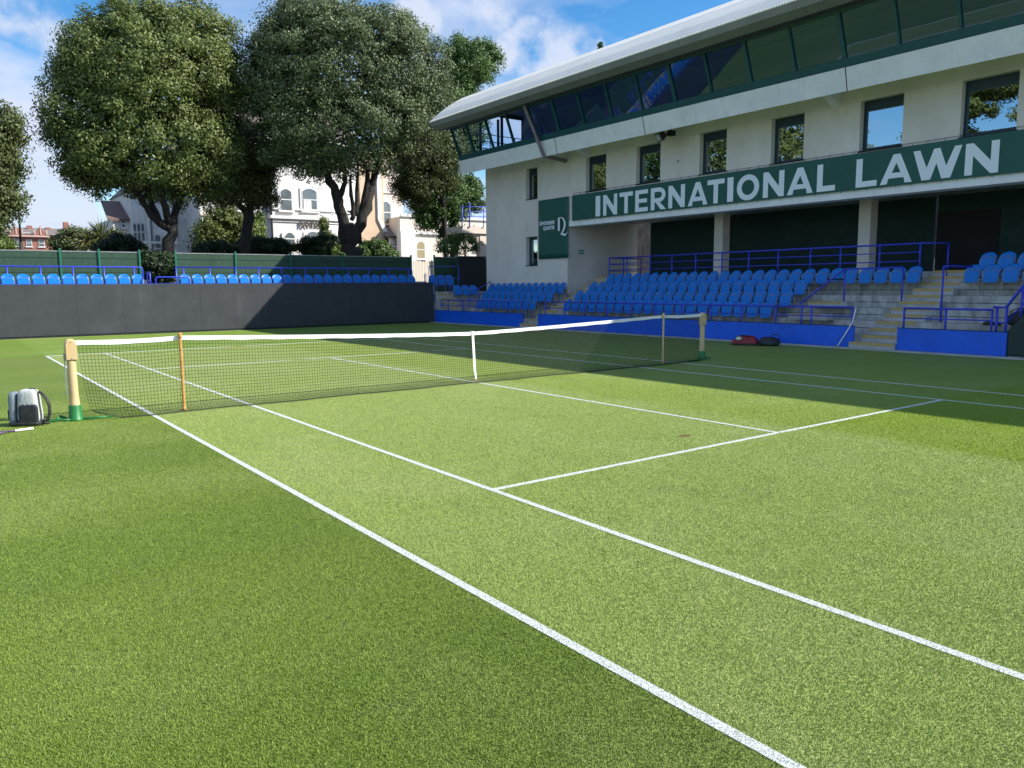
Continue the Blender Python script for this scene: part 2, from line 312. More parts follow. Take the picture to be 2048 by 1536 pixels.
OAKB=foliage_mat('oak_leaves_brownish',(.042,.062,.020),(.090,.118,.038),(.18,.22,.075))
GRNL=foliage_mat('bright_leaves',(.03,.07,.018),(.075,.145,.032),(.17,.28,.07))
HEDL=foliage_mat('hedge_leaves',(.010,.022,.008),(.022,.045,.014),(.04,.075,.025))
LIME=foliage_mat('lime_leaves',(.08,.13,.02),(.15,.22,.045),(.26,.32,.09))
PALML=foliage_mat('palm_leaves',(.05,.07,.02),(.12,.15,.05),(.25,.22,.09))

# ------------------------------------------------------------------ ground and court
def mesh_np(name,V,F,m,parent=None,tone=None,smooth=False):
    me=bpy.data.meshes.new(name); k=F.shape[1]
    me.vertices.add(len(V)); me.vertices.foreach_set('co',np.ascontiguousarray(V,dtype=np.float32).ravel())
    me.loops.add(F.size); me.loops.foreach_set('vertex_index',np.ascontiguousarray(F,dtype=np.int32).ravel())
    me.polygons.add(len(F)); me.polygons.foreach_set('loop_start',np.arange(0,F.size,k,dtype=np.int32)); me.polygons.foreach_set('loop_total',np.full(len(F),k,dtype=np.int32))
    if tone is not None:
        a=me.attributes.new('tone','FLOAT','POINT'); a.data.foreach_set('value',tone.astype(np.float32))
    me.materials.append(m); me.update(calc_edges=True); me.validate()
    o=bpy.data.objects.new(name,me); C.objects.link(o)
    if parent: o.parent=parent
    return o
tag(MB().box(-400,400,-300,500,-.6,-.02).build('ground',ASPH),kind='structure')
tag(MB().box(-14,11.93,-22,21.2,-.015,0).build('lawn',GRASS),kind='structure')
lm=MB(); hw=.029; z0,z1=.0,.004
def ln(x0,x1,y0,y1): lm.box(x0,x1,y0,y1,.0005,.004)
for sx in (-5.485,5.485): ln(sx-hw,sx+hw,-11.885,11.885)
for sx in (-4.115,4.115): ln(sx-hw,sx+hw,-11.835,11.835)
ln(-5.485+hw,5.485-hw,11.84,11.91); ln(-4.115+hw,-hw,6.4-hw,6.4+hw); ln(hw,4.115-hw,6.4-hw,6.4+hw)
ln(-4.115+hw,-hw,-6.4-hw,-6.4+hw); ln(hw,4.115-hw,-6.4-hw,-6.4+hw); ln(-hw,hw,-6.4,6.4)
tag(lm.build('court_lines',CHALK),kind='structure')
tag(MB().box(11.60,11.86,-20,21.0,-.01,.03).build('stone_edging',CONC),kind='structure')

# short turf near the camera (uncountable)
NB=1150000
t=rng.random(NB); dist=2.3+15.*rng.beta(1.05,2.3,NB); ang=YAW+(rng.random(NB)-.5)*1.30
bx=CAM[0]+np.sin(ang)*dist; by=CAM[1]+np.cos(ang)*dist
hgt=.006+.006*rng.random(NB); wd=.0011+.0011*rng.random(NB)+dist*.00018
a=rng.random(NB)*2*np.pi; la=rng.random(NB)*2*np.pi; ll=hgt*(.2+.8*rng.random(NB))
b0=np.stack([bx-np.cos(a)*wd,by-np.sin(a)*wd,np.zeros(NB)-.002],1); b1=np.stack([bx+np.cos(a)*wd,by+np.sin(a)*wd,np.zeros(NB)-.002],1)
b2=np.stack([bx+np.cos(la)*ll,by+np.sin(la)*ll,hgt],1)
V=np.stack([b0,b1,b2],1).reshape(-1,3); tone=np.repeat(rng.random(NB),3)
tag(mesh_np('grass',V,np.arange(NB*3).reshape(-1,3),BLADE,tone=tone),'short green turf blades covering the near half of the court','grass',kind='stuff')

# ------------------------------------------------------------------ net, posts, sticks
def nettop(x):
    x=abs(x)
    if x>5.029: return 1.07-.018*math.sin(math.pi*(x-5.029)/1.371)
    return .914+(1.07-.914)*(x/5.029)**1.25
def netpt(x,s):   # s = 0 top .. 1 bottom hem, along the cloth
    zt=nettop(x); 
    edge=min(1,max(0,(abs(x)-5.9)/.5)) if x<0 else min(1,max(0,(abs(x)-6.1)/.3))
    Lc=1.17-.0*edge; d=s*Lc*(zt/1.0)
    zb=zt-d; y=-.03*math.sin(3.1*x)*s-.05*s*s
    if zb<.05:
        ex=.05-zb; y-=ex*.95; zb=.05-min(.036,ex*.30)
    zb+=edge*.13*s*s
    y+=.012*math.sin(9*x+4*s)*s
    xx=x+(.10*edge*s*s*(1 if x<0 else -1)*1.6)
    return (xx,y,max(zb,.014))
net=thing('tennis_net',(0,0,0),'black tennis net with white headband strung between the two posts across the grass court','tennis net')
nm=MB(); nv=286; nh=25; R=.0026
xs=np.linspace(-6.30,6.30,nv); ss=np.linspace(.055,1,nh)
gridp=[[netpt(x,s) for s in ss] for x in xs]
V=[];F=[]
def seg3(p,q,r=R):
    p=np.array(p);q=np.array(q);d=q-p;d/=np.linalg.norm(d)+1e-9
    a=np.cross(d,[.3,.9,.2]);a/=np.linalg.norm(a);b=np.cross(d,a);k=len(V)
    for e in (p,q):
        for t in (0,2.094,4.189): V.append(e+(a*math.cos(t)+b*math.sin(t))*r)
    for j in range(3): F.append((k+j,k+(j+1)%3,k+3+(j+1)%3,k+3+j))
for i in range(nv):
    for j in range(nh-1): seg3(gridp[i][j],gridp[i][j+1])
for j in range(nh):
    for i in range(nv-1): seg3(gridp[i][j],gridp[i+1][j],R*(1.7 if j==nh-1 else 1))
mesh_np('mesh',np.array(V),np.array(F),NETM,net)
hb=MB()
bxs=np.linspace(-6.33,6.33,140)
for i in range(len(bxs)-1):
    a,b=bxs[i],bxs[i+1]; za,zb_=nettop(a),nettop(b)
    ja=.003*math.sin(11*a);jb=.003*math.sin(11*b)
    hb.add([(a,-.014+ja*.4,za-.062+ja),(b,-.014+jb*.4,zb_-.062+jb),(b,-.010,zb_),(a,-.010,za),(a,.014,za-.062+ja),(b,.014,zb_-.062+jb),(b,.010,zb_),(a,.010,za)],
      [(0,1,2,3),(7,6,5,4),(3,2,6,7),(4,5,1,0)])
hb.build('headband',WHITE,net)
st=MB(); st.add([(-.025,-.022,.90),(.025,-.022,.90),(.025,-.075,.22),(-.025,-.075,.22),(.012,-.11,.10),(-.018,-.11,.10),(-.003,-.14,.012),(-.025,-.14,.012)],[(0,1,2,3),(3,2,4,5),(5,4,6,7)])
st.box(-.027,.027,-.026,.024,.852,.925)
st.build('centre_strap',WHITE,net)
hook=MB(); hook.tube([(-.01,-.14,.0),(-.01,-.14,.08)],.008,6); hook.build('strap_anchor',ORANGEW,net)

def net_post(x,label,wood,side):
    t=thing('net_post',(x,0,0),label,'net post','posts holding up the tennis net')
    m=MB(); m.lathe([(.098,0),(.094,.02),(.082,.035),(.076,.20),(.074,.205)],x,0,20); m.build('base_sleeve',GREENP,t,True)
    m=MB(); m.lathe([(.067,.19),(.064,.22),(.056,.35),(.054,.78),(.050,.80)],x,0,20); m.build('shaft',wood,t,True)
    m=MB(); 
    P=[]
    for k in range(11):
        a=math.pi*k/10; P.append((x+.068*math.cos(a)*-1,1.03+.06*math.sin(a)))
    P=[(x-.068,.80),(x-.068,1.03)]+P[1:-1]+[(x+.068,1.03),(x+.068,.80)]
    m.prism(P,'y',-.055,.055); m.build('winding_head',wood,t,bevel=.012)
    m=MB(); m.prism([(x-.062,.815),(x-.062,1.02),(x-.04,1.065),(x,1.08),(x+.04,1.065),(x+.062,1.02),(x+.062,.815)],'y',-.066,-.057); m.build('cover_plate',wood,t,bevel=.004)
    m=MB(); 
    for zz_ in (1.045,.83): m.tube([(x,-.062,zz_),(x,-.070,zz_)],.008,8)
    m.build('screw',STEELG,t)
    m=MB(); m.box(x-side*.072,x-side*.086,-.012,.012,.35,.90); m.tube([(x-side*.07,0,.56),(x-side*.10,0,.56)],.010,8); m.tube([(x-side*.07,0,.36),(x-side*.10,0,.36)],.010,8); m.build('cord_bracket',STEELG,t)
    m=MB(); m.tube([(x+side*.06,-.03,.012),(x+side*.28,-.06,.014),(x+side*.46,-.02,.012)],[.022,.018,.012],8); m.tube([(x-side*.05,-.05,.015),(x-side*.17,-.03,.03),(x-side*.28,.0,.015),(x-side*.34,.04,.03)],.014,6)
    m.tube([(x-side*.1,.06,.02),(x-side*.17,.10,.06),(x-side*.22,.02,.03)],.02,6); m.build('ground_anchor',GREENP,t,True)
    return t
net_post(-6.4,'cream wooden net post with green base beside the grey backpack',CREAM,1)
net_post(6.4,'cream net post in shade standing near the red racket bag',CREAM2,-1)
def stick(x,label,m_):
    t=thing('singles_stick',(x,0,0),label,'net stick','singles sticks propping the net')
    m=MB(); n=26
    m.lathe([(.020+(.0045 if k%2 else 0),.02+1.06*k/n) for k in range(n+1)],x,-.045,10); m.build('rod',m_,t,True)
    m=MB(); m.lathe([(.026,1.04),(.030,1.06),(.030,1.10),(.020,1.115)],x,-.045,12); m.build('cap',m_,t,True)
    m=MB(); m.lathe([(.034,0),(.034,.02),(.022,.05)],x,-.045,12); m.build('foot',m_,t,True)
stick(-5.03,'orange brown wooden singles stick propping the sunlit end of the net',ORANGEW)
stick(5.03,'pale wooden singles stick propping the shaded end of the net',CREAM2)

# ------------------------------------------------------------------ bags and racket
BAGL=mat('pale_grey_bag_cloth',(.42,.44,.43),.7,(.54,.55,.53),14.,.3,50.)
BAGD=mat('slate_bag_cloth',(.13,.17,.21),.7,(.17,.21,.25),14.,.3,50.)
BAGK=mat('black_bag_cloth',(.012,.013,.016),.6,(.03,.03,.034),10.,.4,30.)
BAGR=mat('red_bag_cloth',(.26,.010,.03),.5,(.22,.01,.02),6.,.3,14.)
def R2(x,y,a): return (x*math.cos(a)-y*math.sin(a),x*math.sin(a)+y*math.cos(a))
def soft(name,m_,parent,c,sz,ang,taper=.85,exp=.5,zc=0,n=(18,12),bumpy=.0):
    V=[];F=[];nu,nvv=n
    sg=lambda q,e:math.copysign(abs(q)**e,q)
    for i in range(nvv+1):
        ph=-math.pi/2+math.pi*i/nvv
        for j in range(nu):
            th=2*math.pi*j/nu
            X_=sg(math.cos(ph),exp)*sg(math.cos(th),exp)*sz[0]/2; Y_=sg(math.cos(ph),exp)*sg(math.sin(th),exp)*sz[1]/2; Z_=sg(math.sin(ph),exp)*sz[2]/2
            k=1-(1-taper)*(Z_/sz[2]+.5); X_*=k; Y_*=k
            if bumpy: q=1+bumpy*math.sin(5*th+3*ph)*math.cos(2*ph); X_*=q;Y_*=q; Z_*=1+bumpy*math.sin(3*th)
            x_,y_=R2(X_,Y_,ang); V.append((c[0]+x_,c[1]+y_,c[2]+sz[2]/2+Z_))
    for i in range(nvv):
        for j in range(nu): F.append((i*nu+j,i*nu+(j+1)%nu,(i+1)*nu+(j+1)%nu,(i+1)*nu+j))
    return MB().add(V,F).build(name,m_,parent,True)
bp0=(-6.94,-.02,0); ba=math.radians(-27)
bag=thing('backpack',bp0,'pale grey backpack with black side pocket standing by the near net post','backpack')
def loc(x,y): a,b=R2(x,y,ba); return (bp0[0]+a,bp0[1]+b)
c_=loc(.03,0); soft('body',BAGL,bag,(c_[0],c_[1],.02),(.27,.23,.45),ba,.80,.40,n=(26,16))
c_=loc(-.145,-.01); soft('front_panel',BAGD,bag,(c_[0],c_[1],.03),(.085,.225,.41),ba,.88,.38,n=(22,14))
c_=loc(.05,-.105); soft('mesh_pocket',BAGK,bag,(c_[0],c_[1],.03),(.225,.06,.25),ba,1.,.35)
c_=loc(-.175,-.075); soft('pouch',BAGK,bag,(c_[0],c_[1],.09),(.035,.075,.13),ba,1.,.3)
c_=loc(-.01,0); soft('base',BAGK,bag,(c_[0],c_[1],.0),(.37,.27,.06),ba,1.05,.3)
m=MB(); pts=[(.15,0,.43),(.20,-.02,.40),(.25,-.03,.33),(.275,-.03,.24),(.27,-.03,.14),(.24,-.03,.06),(.20,-.03,.03)]
P=[(*loc(x,y),z) for x,y,z in pts]
for dz in (-.018,0,.018): m.tube([(p[0]+dz*.45,p[1]+dz*.9,p[2]) for p in P],.012,6)
m.build('shoulder_strap',BAGK,bag,True)
m=MB(); m.tube([(*loc(.02,-.02),.44),(*loc(.05,-.01),.475),(*loc(.10,0),.47),(*loc(.13,0),.43)],.010,8); m.build('grab_handle',BAGK,bag,True)
m=MB()
for dx in (0,.05): m.tube([(*loc(-.03+dx,-.100),.44),(*loc(-.02+dx,-.118),.38),(*loc(0+dx,-.126),.30),(*loc(.03+dx,-.128),.265)],.005,6)
m.build('zip',BAGD,bag)
m=MB(); m.tube([(*loc(.17,-.02),.05),(*loc(.22,-.06),.03),(*loc(.24,-.02),.09),(*loc(.19,.0),.10)],.011,6); m.tube([(*loc(.2,-.05),.02),(*loc(.27,-.05),.02)],.010,6); m.build('buckle',BAGK,bag)

rk=thing('tennis_racket',(-7.15,-.33,0),'tennis racket with white grip lying on the grass beside the backpack','racket')
h0=atg(66,857,.02); h1=atg(40,857,.02); h2=atg(8,864,.02)
dr=(h2-h0); dr=dr/np.linalg.norm(dr); dr=np.array([dr[0],dr[1],0]); pn=np.array([-dr[1],dr[0],0])
H=h0
m=MB(); m.tube([H+dr*0,H+dr*.01,H+dr*.19,H+dr*.195],[.019,.017,.0165,.015],8); m.build('grip',WHITE,rk,True)
DK=mat('racket_frame_purple',(.05,.025,.09),.3,(.16,.10,.2),30.)
m=MB(); th=[H+dr*.19,H+dr*.27,H+dr*.33]
m.tube([th[0],th[1]],.012,8); 
cc=H+dr*.33+dr*.165
m.tube([th[1],cc+dr*(-.15)+pn*.055],.009,6); m.tube([th[1],cc+dr*(-.15)-pn*.055],.009,6)
m.tube([cc+dr*.165*math.cos(a)+pn*.125*math.sin(a) for a in np.linspace(0,2*math.pi,33)],.011,6,False); m.build('frame',DK,rk,True)
m=MB()
for k in np.linspace(-.11,.11,15):
    q=.165*math.sqrt(max(0,1-(k/.125)**2)); m.tube([cc+pn*k-dr*q,cc+pn*k+dr*q],.0012,4)
for k in np.linspace(-.15,.15,18):
    q=.125*math.sqrt(max(0,1-(k/.165)**2)); m.tube([cc+dr*k-pn*q,cc+dr*k+pn*q],.0012,4)
m.build('strings',WHITE,rk)

rb=thing('racket_bag',(10.85,1.95,0),'crumpled red racket bag lying on the grass against the blue board','sports bag')
A_=math.radians(-62)
soft('body',BAGR,rb,(10.82,2.02,.02),(.76,.42,.25),A_,.55,.42,bumpy=.06,n=(26,14))
soft('end_pocket',BAGR,rb,(10.70,2.27,.01),(.30,.40,.15),A_,.8,.6,bumpy=.1)
soft('base_panel',BAGK,rb,(10.82,2.02,0),(.86,.46,.06),A_,1,.5)
m=MB(); m.tube([(10.62,2.25,.14),(10.60,2.22,.24),(10.66,2.05,.29),(10.74,1.85,.25)],.014,6); m.build('strap',BAGK,rb,True)
TOW=mat('pale_green_towel',(.35,.55,.30),.8,(.75,.80,.72),9.)
soft('towel',TOW,rb,(10.60,2.13,.15),(.19,.16,.09),A_,.7,.6,bumpy=.15)
kb=thing('holdall',(11.05,1.45,0),'black holdall with raised loop handle lying beside the red racket bag','sports bag')
soft('body',BAGK,kb,(11.05,1.45,0),(.66,.42,.24),A_,.72,.6,bumpy=.08,n=(26,14))
soft('side_pocket',mat('dark_navy_cloth',(.012,.02,.03),.5),kb,(10.93,1.38,.01),(.4,.2,.16),A_,.8,.6,bumpy=.1)
m=MB(); m.tube([(11.05,1.42,.20),(11.03,1.36,.30),(11.08,1.22,.34),(11.12,1.14,.28),(11.12,1.14,.18)],.013,6); m.build('handle',BAGK,kb,True)
wp=thing('white_pole',(11.72,-.24,0),'thin white pole leaning on the blue board beside the steps','pole')
m=MB(); m.tube([(11.70,-.24,.035),(11.93,-.50,.66),(11.98,-.57,1.08)],.016,8); m.build('rod',WHITE,wp,True)
m=MB(); m.tube([(11.69,-.23,.0),(11.705,-.245,.05)],.022,8); m.build('rubber_tip',BAGK,wp,True)

# ------------------------------------------------------------------ grandstand terrace (concrete)
TX=[12.24,13.01,13.78,14.55,15.32,16.08]; TZ=[.35,.69,1.03,1.37,1.72,2.07]      # tread front edges and heights
YN,YF=-20.0,20.4
gt=thing('seating_terrace',(14.,0,0),'stepped concrete terrace under the blue seats in front of the grandstand','terrace')
def terr(y0,y1,top=5):
    m=MB()
    for k in range(top+1):
        x1=TX[k+1] if k<top else (19.4 if top==5 else 14.6)
        m.box(TX[k]-(.28 if k==0 else 0),x1,y0,y1,-.3,TZ[k]-.003 if k else .352)
    return m
yA0,yA1=12.95,13.95; yB0,yB1=-1.72,-.6
terr(YN,yB0).build('tread_block',CONCD,gt); terr(yB1,yA0).build('tread_block',CONCD,gt); terr(yA1,14.2).build('tread_block',CONCD,gt); 
m=MB()
for k in range(3): m.box(TX[k]-(.24 if k==0 else 0),TX[k+1] if k<2 else 14.56,14.2,19.5,-.3,TZ[k]+(.002 if k==0 else -.003))
m.build('tread_block',CONCD,gt)
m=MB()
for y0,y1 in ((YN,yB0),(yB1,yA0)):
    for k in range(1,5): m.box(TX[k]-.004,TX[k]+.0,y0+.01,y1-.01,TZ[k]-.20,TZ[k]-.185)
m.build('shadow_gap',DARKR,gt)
def stairs(y0,y1,label,cat='stairs',n=12,ext=.0):
    t=thing('stair_flight',(11.85,(y0+y1)/2,0),label,cat,'stair flights climbing the stand')
    m=MB(); 
    for i in range(n):
        x=11.85+.385*i; z=.1735*(i+1)
        m.box(x,x+.385 if i<n-1 else 19.3,y0+.002,y1-.002+(ext if i==0 else 0),-.3,z)
    m.build('steps',CONC,t)
    m=MB()
    for i in range(n):
        x=11.85+.385*i; z=.1735*(i+1); m.box(x-.008,x+.07,y0+.04,y1-.03+(ext if i==0 else 0),z-.072,z+.004)
    m.build('nosing',YEL,t)
    return t
stairs(yB0,yB1,'concrete stairs with yellow nosings beside the leaning white pole',ext=.12)
stairs(yA0,yA1,'concrete stairs with yellow nosings along the foot of the pale side wall',ext=.12)
def half_step(x,z,y0,y1,label):
    t=thing('half_step',(x,(y0+y1)/2,0),label,'step','concrete half steps between the terraces')
    m=MB(); m.box(x,x+.387,y0,y1,z-.18,z); m.build('block',CONC,t)
    m=MB(); m.box(x-.008,x+.07,y0+.2,y1-.02,z-.055,z+.004); m.build('nosing',YEL,t)
half_step(12.62,.862,.68,1.9,'yellow edged half step behind the front rail, lower of two')
half_step(13.39,1.20,.50,1.75,'yellow edged half step beneath the diagonal rail, higher of two')

# blue boards along the front
def board(y0,y1,label,seams):
    t=thing('blue_board',(11.93,(y0+y1)/2,0),label,'barrier board','blue boards along the foot of the stand')
    e=[y0]+seams+[y1]
    for a,b in zip(e[:-1],e[1:]): MB().box(11.905,11.955,a+.004,b-.004,.03,.585).build('panel',BLUEB,t)
    MB().box(11.90,11.97,y0,y1,.588,.60).build('capping',DARKR,t)
board(-4.28,yB0-.02,'blue barrier board right of the stairs, next to the dark tarpaulin',[])
board(yB1+.02,yA0-.02,'longest blue barrier board, behind the net post and the bags',[2.0,4.5,6.9,9.3,11.2])
board(yA1+.02,20.95,'blue barrier board at the far corner beside the black backboard',[17.6,19.4])

# ------------------------------------------------------------------ grandstand building
gb=thing('grandstand',(14.6,5,0),'white rendered grandstand with a glazed upper floor and curved metal roof','grandstand')
WX=14.6; WT=.35
def wallx(X,th,y0,y1,z0,z1,ops,m_,name,parent):
    m=MB(); ys_=sorted({y0,y1,*[o[0] for o in ops],*[o[1] for o in ops]})
    for a,b in zip(ys_[:-1],ys_[1:]):
        cuts=sorted([(o[2],o[3]) for o in ops if o[0]<=a+1e-6 and o[1]>=b-1e-6]); z=z0
        for c0,c1 in cuts: m.box(X,X+th,a,b,z,c0); z=c1
        m.box(X,X+th,a,b,z,z1)
    return m.build(name,m_,parent)
WINS=[(16.27,17.11,5.67,7.04),(16.29,17.14,2.67,3.97),(11.82,13.03,5.62,7.03),(8.89,10.14,5.62,7.04),(5.86,7.03,5.63,7.06),(2.89,4.08,5.62,7.06),(-.22,1.05,5.60,7.05),(-3.13,-1.77,5.58,7.04),(-6.4,-5.0,5.6,7.04)]
wallx(WX,WT,14.2,20.35,.9,7.5,WINS[:2],RENDER,'wing_wall',gb)
wallx(WX,WT,YN,14.197,4.28,7.5,WINS[2:],RENDER,'upper_wall',gb)
MB().box(WX-.012,WX+.4,14.197-.10,14.197,4.28,7.4).build('wall_joint',RENDER,gb)
MB().box(WX-.03,WX+.55,YN,14.18,4.26,4.50).build('edge_beam',BANDC,gb)
MB().box(WX+WT,18.9,14.2,14.45,.9,4.6).build('recess_side_wall',RENDER,gb)
MB().box(WX+WT,25,20.15,20.35,0,7.5).build('end_wall',RENDER,gb)
for (a,b,c,d) in WINS:
    fr=MB(); X=WX+.20
    fr.box(X,X+.06,a,b,c,c+.10); HD=.28 if c>5 else .13; fr.box(X,X+.06,a,b,d-HD,d); fr.box(X,X+.06,b-.09,b,c+.10,d-HD); fr.box(X,X+.06,a,a+.045,c+.10,d-HD)
    f=fr.build('window',WTEAL,gb)
    MB().box(X+.03,X+.035,a+.045,b-.09,c+.10,d-HD).build('pane',WGLASS,f)
    MB().box(WX-.02,X,a-.03,b+.03,c-.035,c).build('sill',DARKR,f)
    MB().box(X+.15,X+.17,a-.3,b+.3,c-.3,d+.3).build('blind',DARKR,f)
# concrete band with sloping underside
m=MB(); m.prism([(13.27,7.09),(13.12,7.70),(14.6,7.72),(14.98,7.50),(14.6,7.49)],'y',YN,20.5); m.build('concrete_band',BANDC,gb)
m=MB()
for y in (17.2,11.1,8.35,.72-1.5+1.5,-7): m.box(13.10,13.30,y-.006,y+.006,7.10,7.695)
m=MB()
for y in (13.3,8.42,.72,-6.2):
    m.prism([(13.262,7.092),(13.112,7.697),(13.125,7.697),(13.275,7.092)],'y',y-.012,y+.012)
m.build('band_joint',DARKR,gb)
m=MB()
for y in (12.9,1.8,-9): MB().prism([(13.9,7.28),(14.6,7.0),(14.6,7.49)],'y',y-.12,y+.12).build('bracket',BANDC,gb)
pass
# outward leaning glazing
def gl(s): return (13.14-.54*s,7.72+1.43*s)   # s 0 bottom .. 1 top
def slantbox(m,s0,s1,y0,y1,dx0,dx1):
    (xa,za),(xb,zb)=gl(s0),gl(s1)
    m.prism([(xa+dx0,za),(xb+dx0,zb),(xb+dx1,zb),(xa+dx1,za)],'y',y0,y1)
m=MB(); slantbox(m,0,.14,YN,20.4,-.02,.10); m.build('sill_frame',TEAL,gb)
m=MB(); slantbox(m,.93,1.0,YN,20.4,-.02,.10); m.build('head_frame',TEAL,gb)
MY=[20.33]+[.72+1.53*k for k in range(12,-14,-1)]
for i,y in enumerate(MY):
    m=MB(); wd_=.06 if i%4==1 else .035; slantbox(m,.14,.93,y-wd_,y+wd_,-.03,.09); m.build('mullion',TEAL,gb)
for i in range(len(MY)-1):
    a,b=MY[i+1]+.036,MY[i]-.036
    m=MB(); slantbox(m,.14,.93,a,b,.03,.04); m.build('glazing_pane',GLASS,gb)
    if i%4==0 and i>5:
        pass
m=MB(); m.box(16.9,17.1,YN,20.3,7.7,11.0); m.box(13.3,17.0,YN,20.3,7.74,7.80); m.box(12.75,17,YN,20.3,10.2,10.28)
m.build('upper_room',mat('blue_grey_interior',(.22,.32,.60),.9),gb)
m=MB()
for x in (14.3,15.6,16.9): m.box(x-.06,x+.06,20.28,20.36,7.9,10.0)
m.box(13.3,17,20.28,20.36,7.8,7.9); m.box(12.75,17,20.28,20.36,10.0,10.1); m.build('end_glazing_frame',TEAL,gb)
m=MB()
for z in (8.75,9.1,9.45): m.tube([(14.8,21.9,z),(18.5,21.9,z)],.022,6)
for x in (15.2,16.0,16.8,17.6): m.tube([(x,21.9,8.3),(x,21.9,9.45)],.022,6)
m.tube([(16.3,21.6,7.3),(16.3,21.6,10.2)],.07,8)
m.build('end_balcony_rail',DARKR,gb)
# roof
RP=[(11.62,9.38),(11.75,9.50),(12.10,9.80),(12.65,10.21),(13.45,10.70),(14.4,11.10),(15.6,11.40),(17.2,11.62),(19,11.7),(21,11.55),(23,11.1),(25,10.3),(25.8,9.5)]
corr_bump(ROOFM,'Y',3.2)
def roof_y(x): return 20.62
m=MB(); k=len(RP); lo=[(x+.02,z-.06) for x,z in RP]
m.prism(RP+lo[::-1],'y',YN-2,20.62); ro=m.build('roof',ROOFM,gb)
m=MB()   # corrugated eave edge
nC=0; y=20.6
while y>-8: m.box(11.60,11.66,y-.045,y,9.335,9.40); y-=.09
m.build('corrugation_edge',ROOFM,ro)
MB().prism([(11.60,9.33),(11.66,9.335),(11.78,9.16),(11.70,9.15)],'y',YN-2,20.6).build('gutter',GREYP,ro)
m=MB(); e=np.arange(20.6,-8,-1.02)
for a in e: m.prism([(11.695,9.148),(11.775,9.158),(12.08,9.06),(12.06,9.03)],'y',a-1.008,a)
m.build('soffit_panel',GREYP,gb)
MB().prism([(12.065,9.035),(12.085,9.055),(12.9,9.19),(12.9,9.155),(12.55,9.10)],'y',YN-2,20.6).build('soffit',BROWNS,gb)
MB().prism([(12.75,10.22),(13.5,10.66),(14.4,11.0),(17,11.5),(17,10.10),(12.72,10.10)],'y',20.36,20.45).build('gable_panel',GREYP,gb); MB().prism([(11.80,9.42),(12.1,9.75),(12.70,10.20),(12.70,9.14),(12.1,9.1)],'y',20.36,20.45).build('gable_panel',GREYP,gb)
m=MB(); m.prism([(17,11.5),(19,11.6),(23,11.0),(25.5,9.5),(25.5,0),(17,0)],'y',20.30,20.36); m.build('gable_end',RENDER,gb)
# recess
MB().box(WX+.55,19.4,YN,14.2,4.55,4.75).build('recess_ceiling',CONCD,gb)
MB().box(19.0,19.2,YN,.70,2.0,4.6).build('rear_wall',DGREEN,gb)
MB().box(19.0,19.2,.78,13.45,2.0,4.6).build('rear_wall',DGREEN,gb)
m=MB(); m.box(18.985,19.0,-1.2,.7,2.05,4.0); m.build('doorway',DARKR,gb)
m=MB(); m.box(20.3,20.5,13.0,15.6,2.0,4.7); m.build('rear_brick_wall',CONCD,gb)
m=MB()
for k in range(9): m.box(19.6,19.63,13.55+k*.09,13.57+k*.09,2.05,3.75)
m.box(19.6,19.63,13.5,14.4,3.72,3.78); m.build('rear_gate',STEELG,gb)
for y in (7.62,1.82,-4.0,-9.8):
    c=MB(); c.box(16.5,16.92,y-.20,y+.20,1.9,4.40); o=c.build('column',RENDER,gb)
    c=MB(); c.prism([(y-.95,4.56),(y-.3,4.40),(y+.3,4.40),(y+.95,4.56)],'x',16.3,17.1); c.build('column_haunch',CONC,o)
# drain pipe
m=MB(); py_=14.05
pa,pb,pc=atx(1041,193,12.25),atx(1087,311,13.17),atx(1131,322,14.56)
m.tube([pa,pa*.9+pb*.1,pa*.5+pb*.5,pb,pb*.94+pc*.06+np.array([0,0,-.03]),pb*.5+pc*.5,pc],[.065,.07,.07,.07,.075,.085,.09],10)
m.tube([pb,pb+np.array([.01,0,-.28])],.02,6)
for q_ in (.35,.75):
    e_=pa*(1-q_)+pb*q_; m.tube([e_+np.array([0,-.06,0]),e_+np.array([0,.06,0])],.075,8)
m.build('drain_pipe',mat('weathered_plastic_pipe',(.20,.17,.20),.5,(.30,.26,.28),8.),gb,True)
# flood lamp
fl=thing('flood_lamp',(13.9,8.45,7.1),'black floodlight under the concrete band above a window','floodlight')
q=atx(1319,274,13.6); nv_=Vector((-.80,.30,-.52)).normalized(); sv_=Vector((0,0,1)).cross(nv_).normalized(); tv_=nv_.cross(sv_); qc=Vector(q.tolist())
def fr_(w_,h_,d_): return [qc+sv_*a_*w_/2+tv_*b_*h_/2+nv_*d_ for a_,b_ in ((-1,-1),(1,-1),(1,1),(-1,1))]
m=MB(); m.add(fr_(.40,.30,.06)+fr_(.40,.30,.0)+fr_(.24,.20,-.20),[(0,1,2,3),(0,4,5,1),(1,5,6,2),(2,6,7,3),(3,7,4,0),(4,8,9,5),(5,9,10,6),(6,10,11,7),(7,11,8,4),(11,10,9,8)]); m.build('housing',mat('black_lamp_paint',(.01,.01,.012),.4),fl)
m=MB(); m.add(fr_(.33,.23,.063),[(0,1,2,3)]); m.build('lens',mat('lamp_glass',(.55,.57,.58),.25,(.35,.37,.38),9.),fl,fixn=False)
m=MB(); p_=qc-nv_*.18; m.tube([p_,p_+Vector((.25,-.12,.05)),p_+Vector((.25,-.12,.32))],.03,8); m.box(p_.x+.15,p_.x+.38,p_.y-.24,p_.y-.02,p_.z-.04,p_.z+.14); m.build('bracket',DARKR,fl)
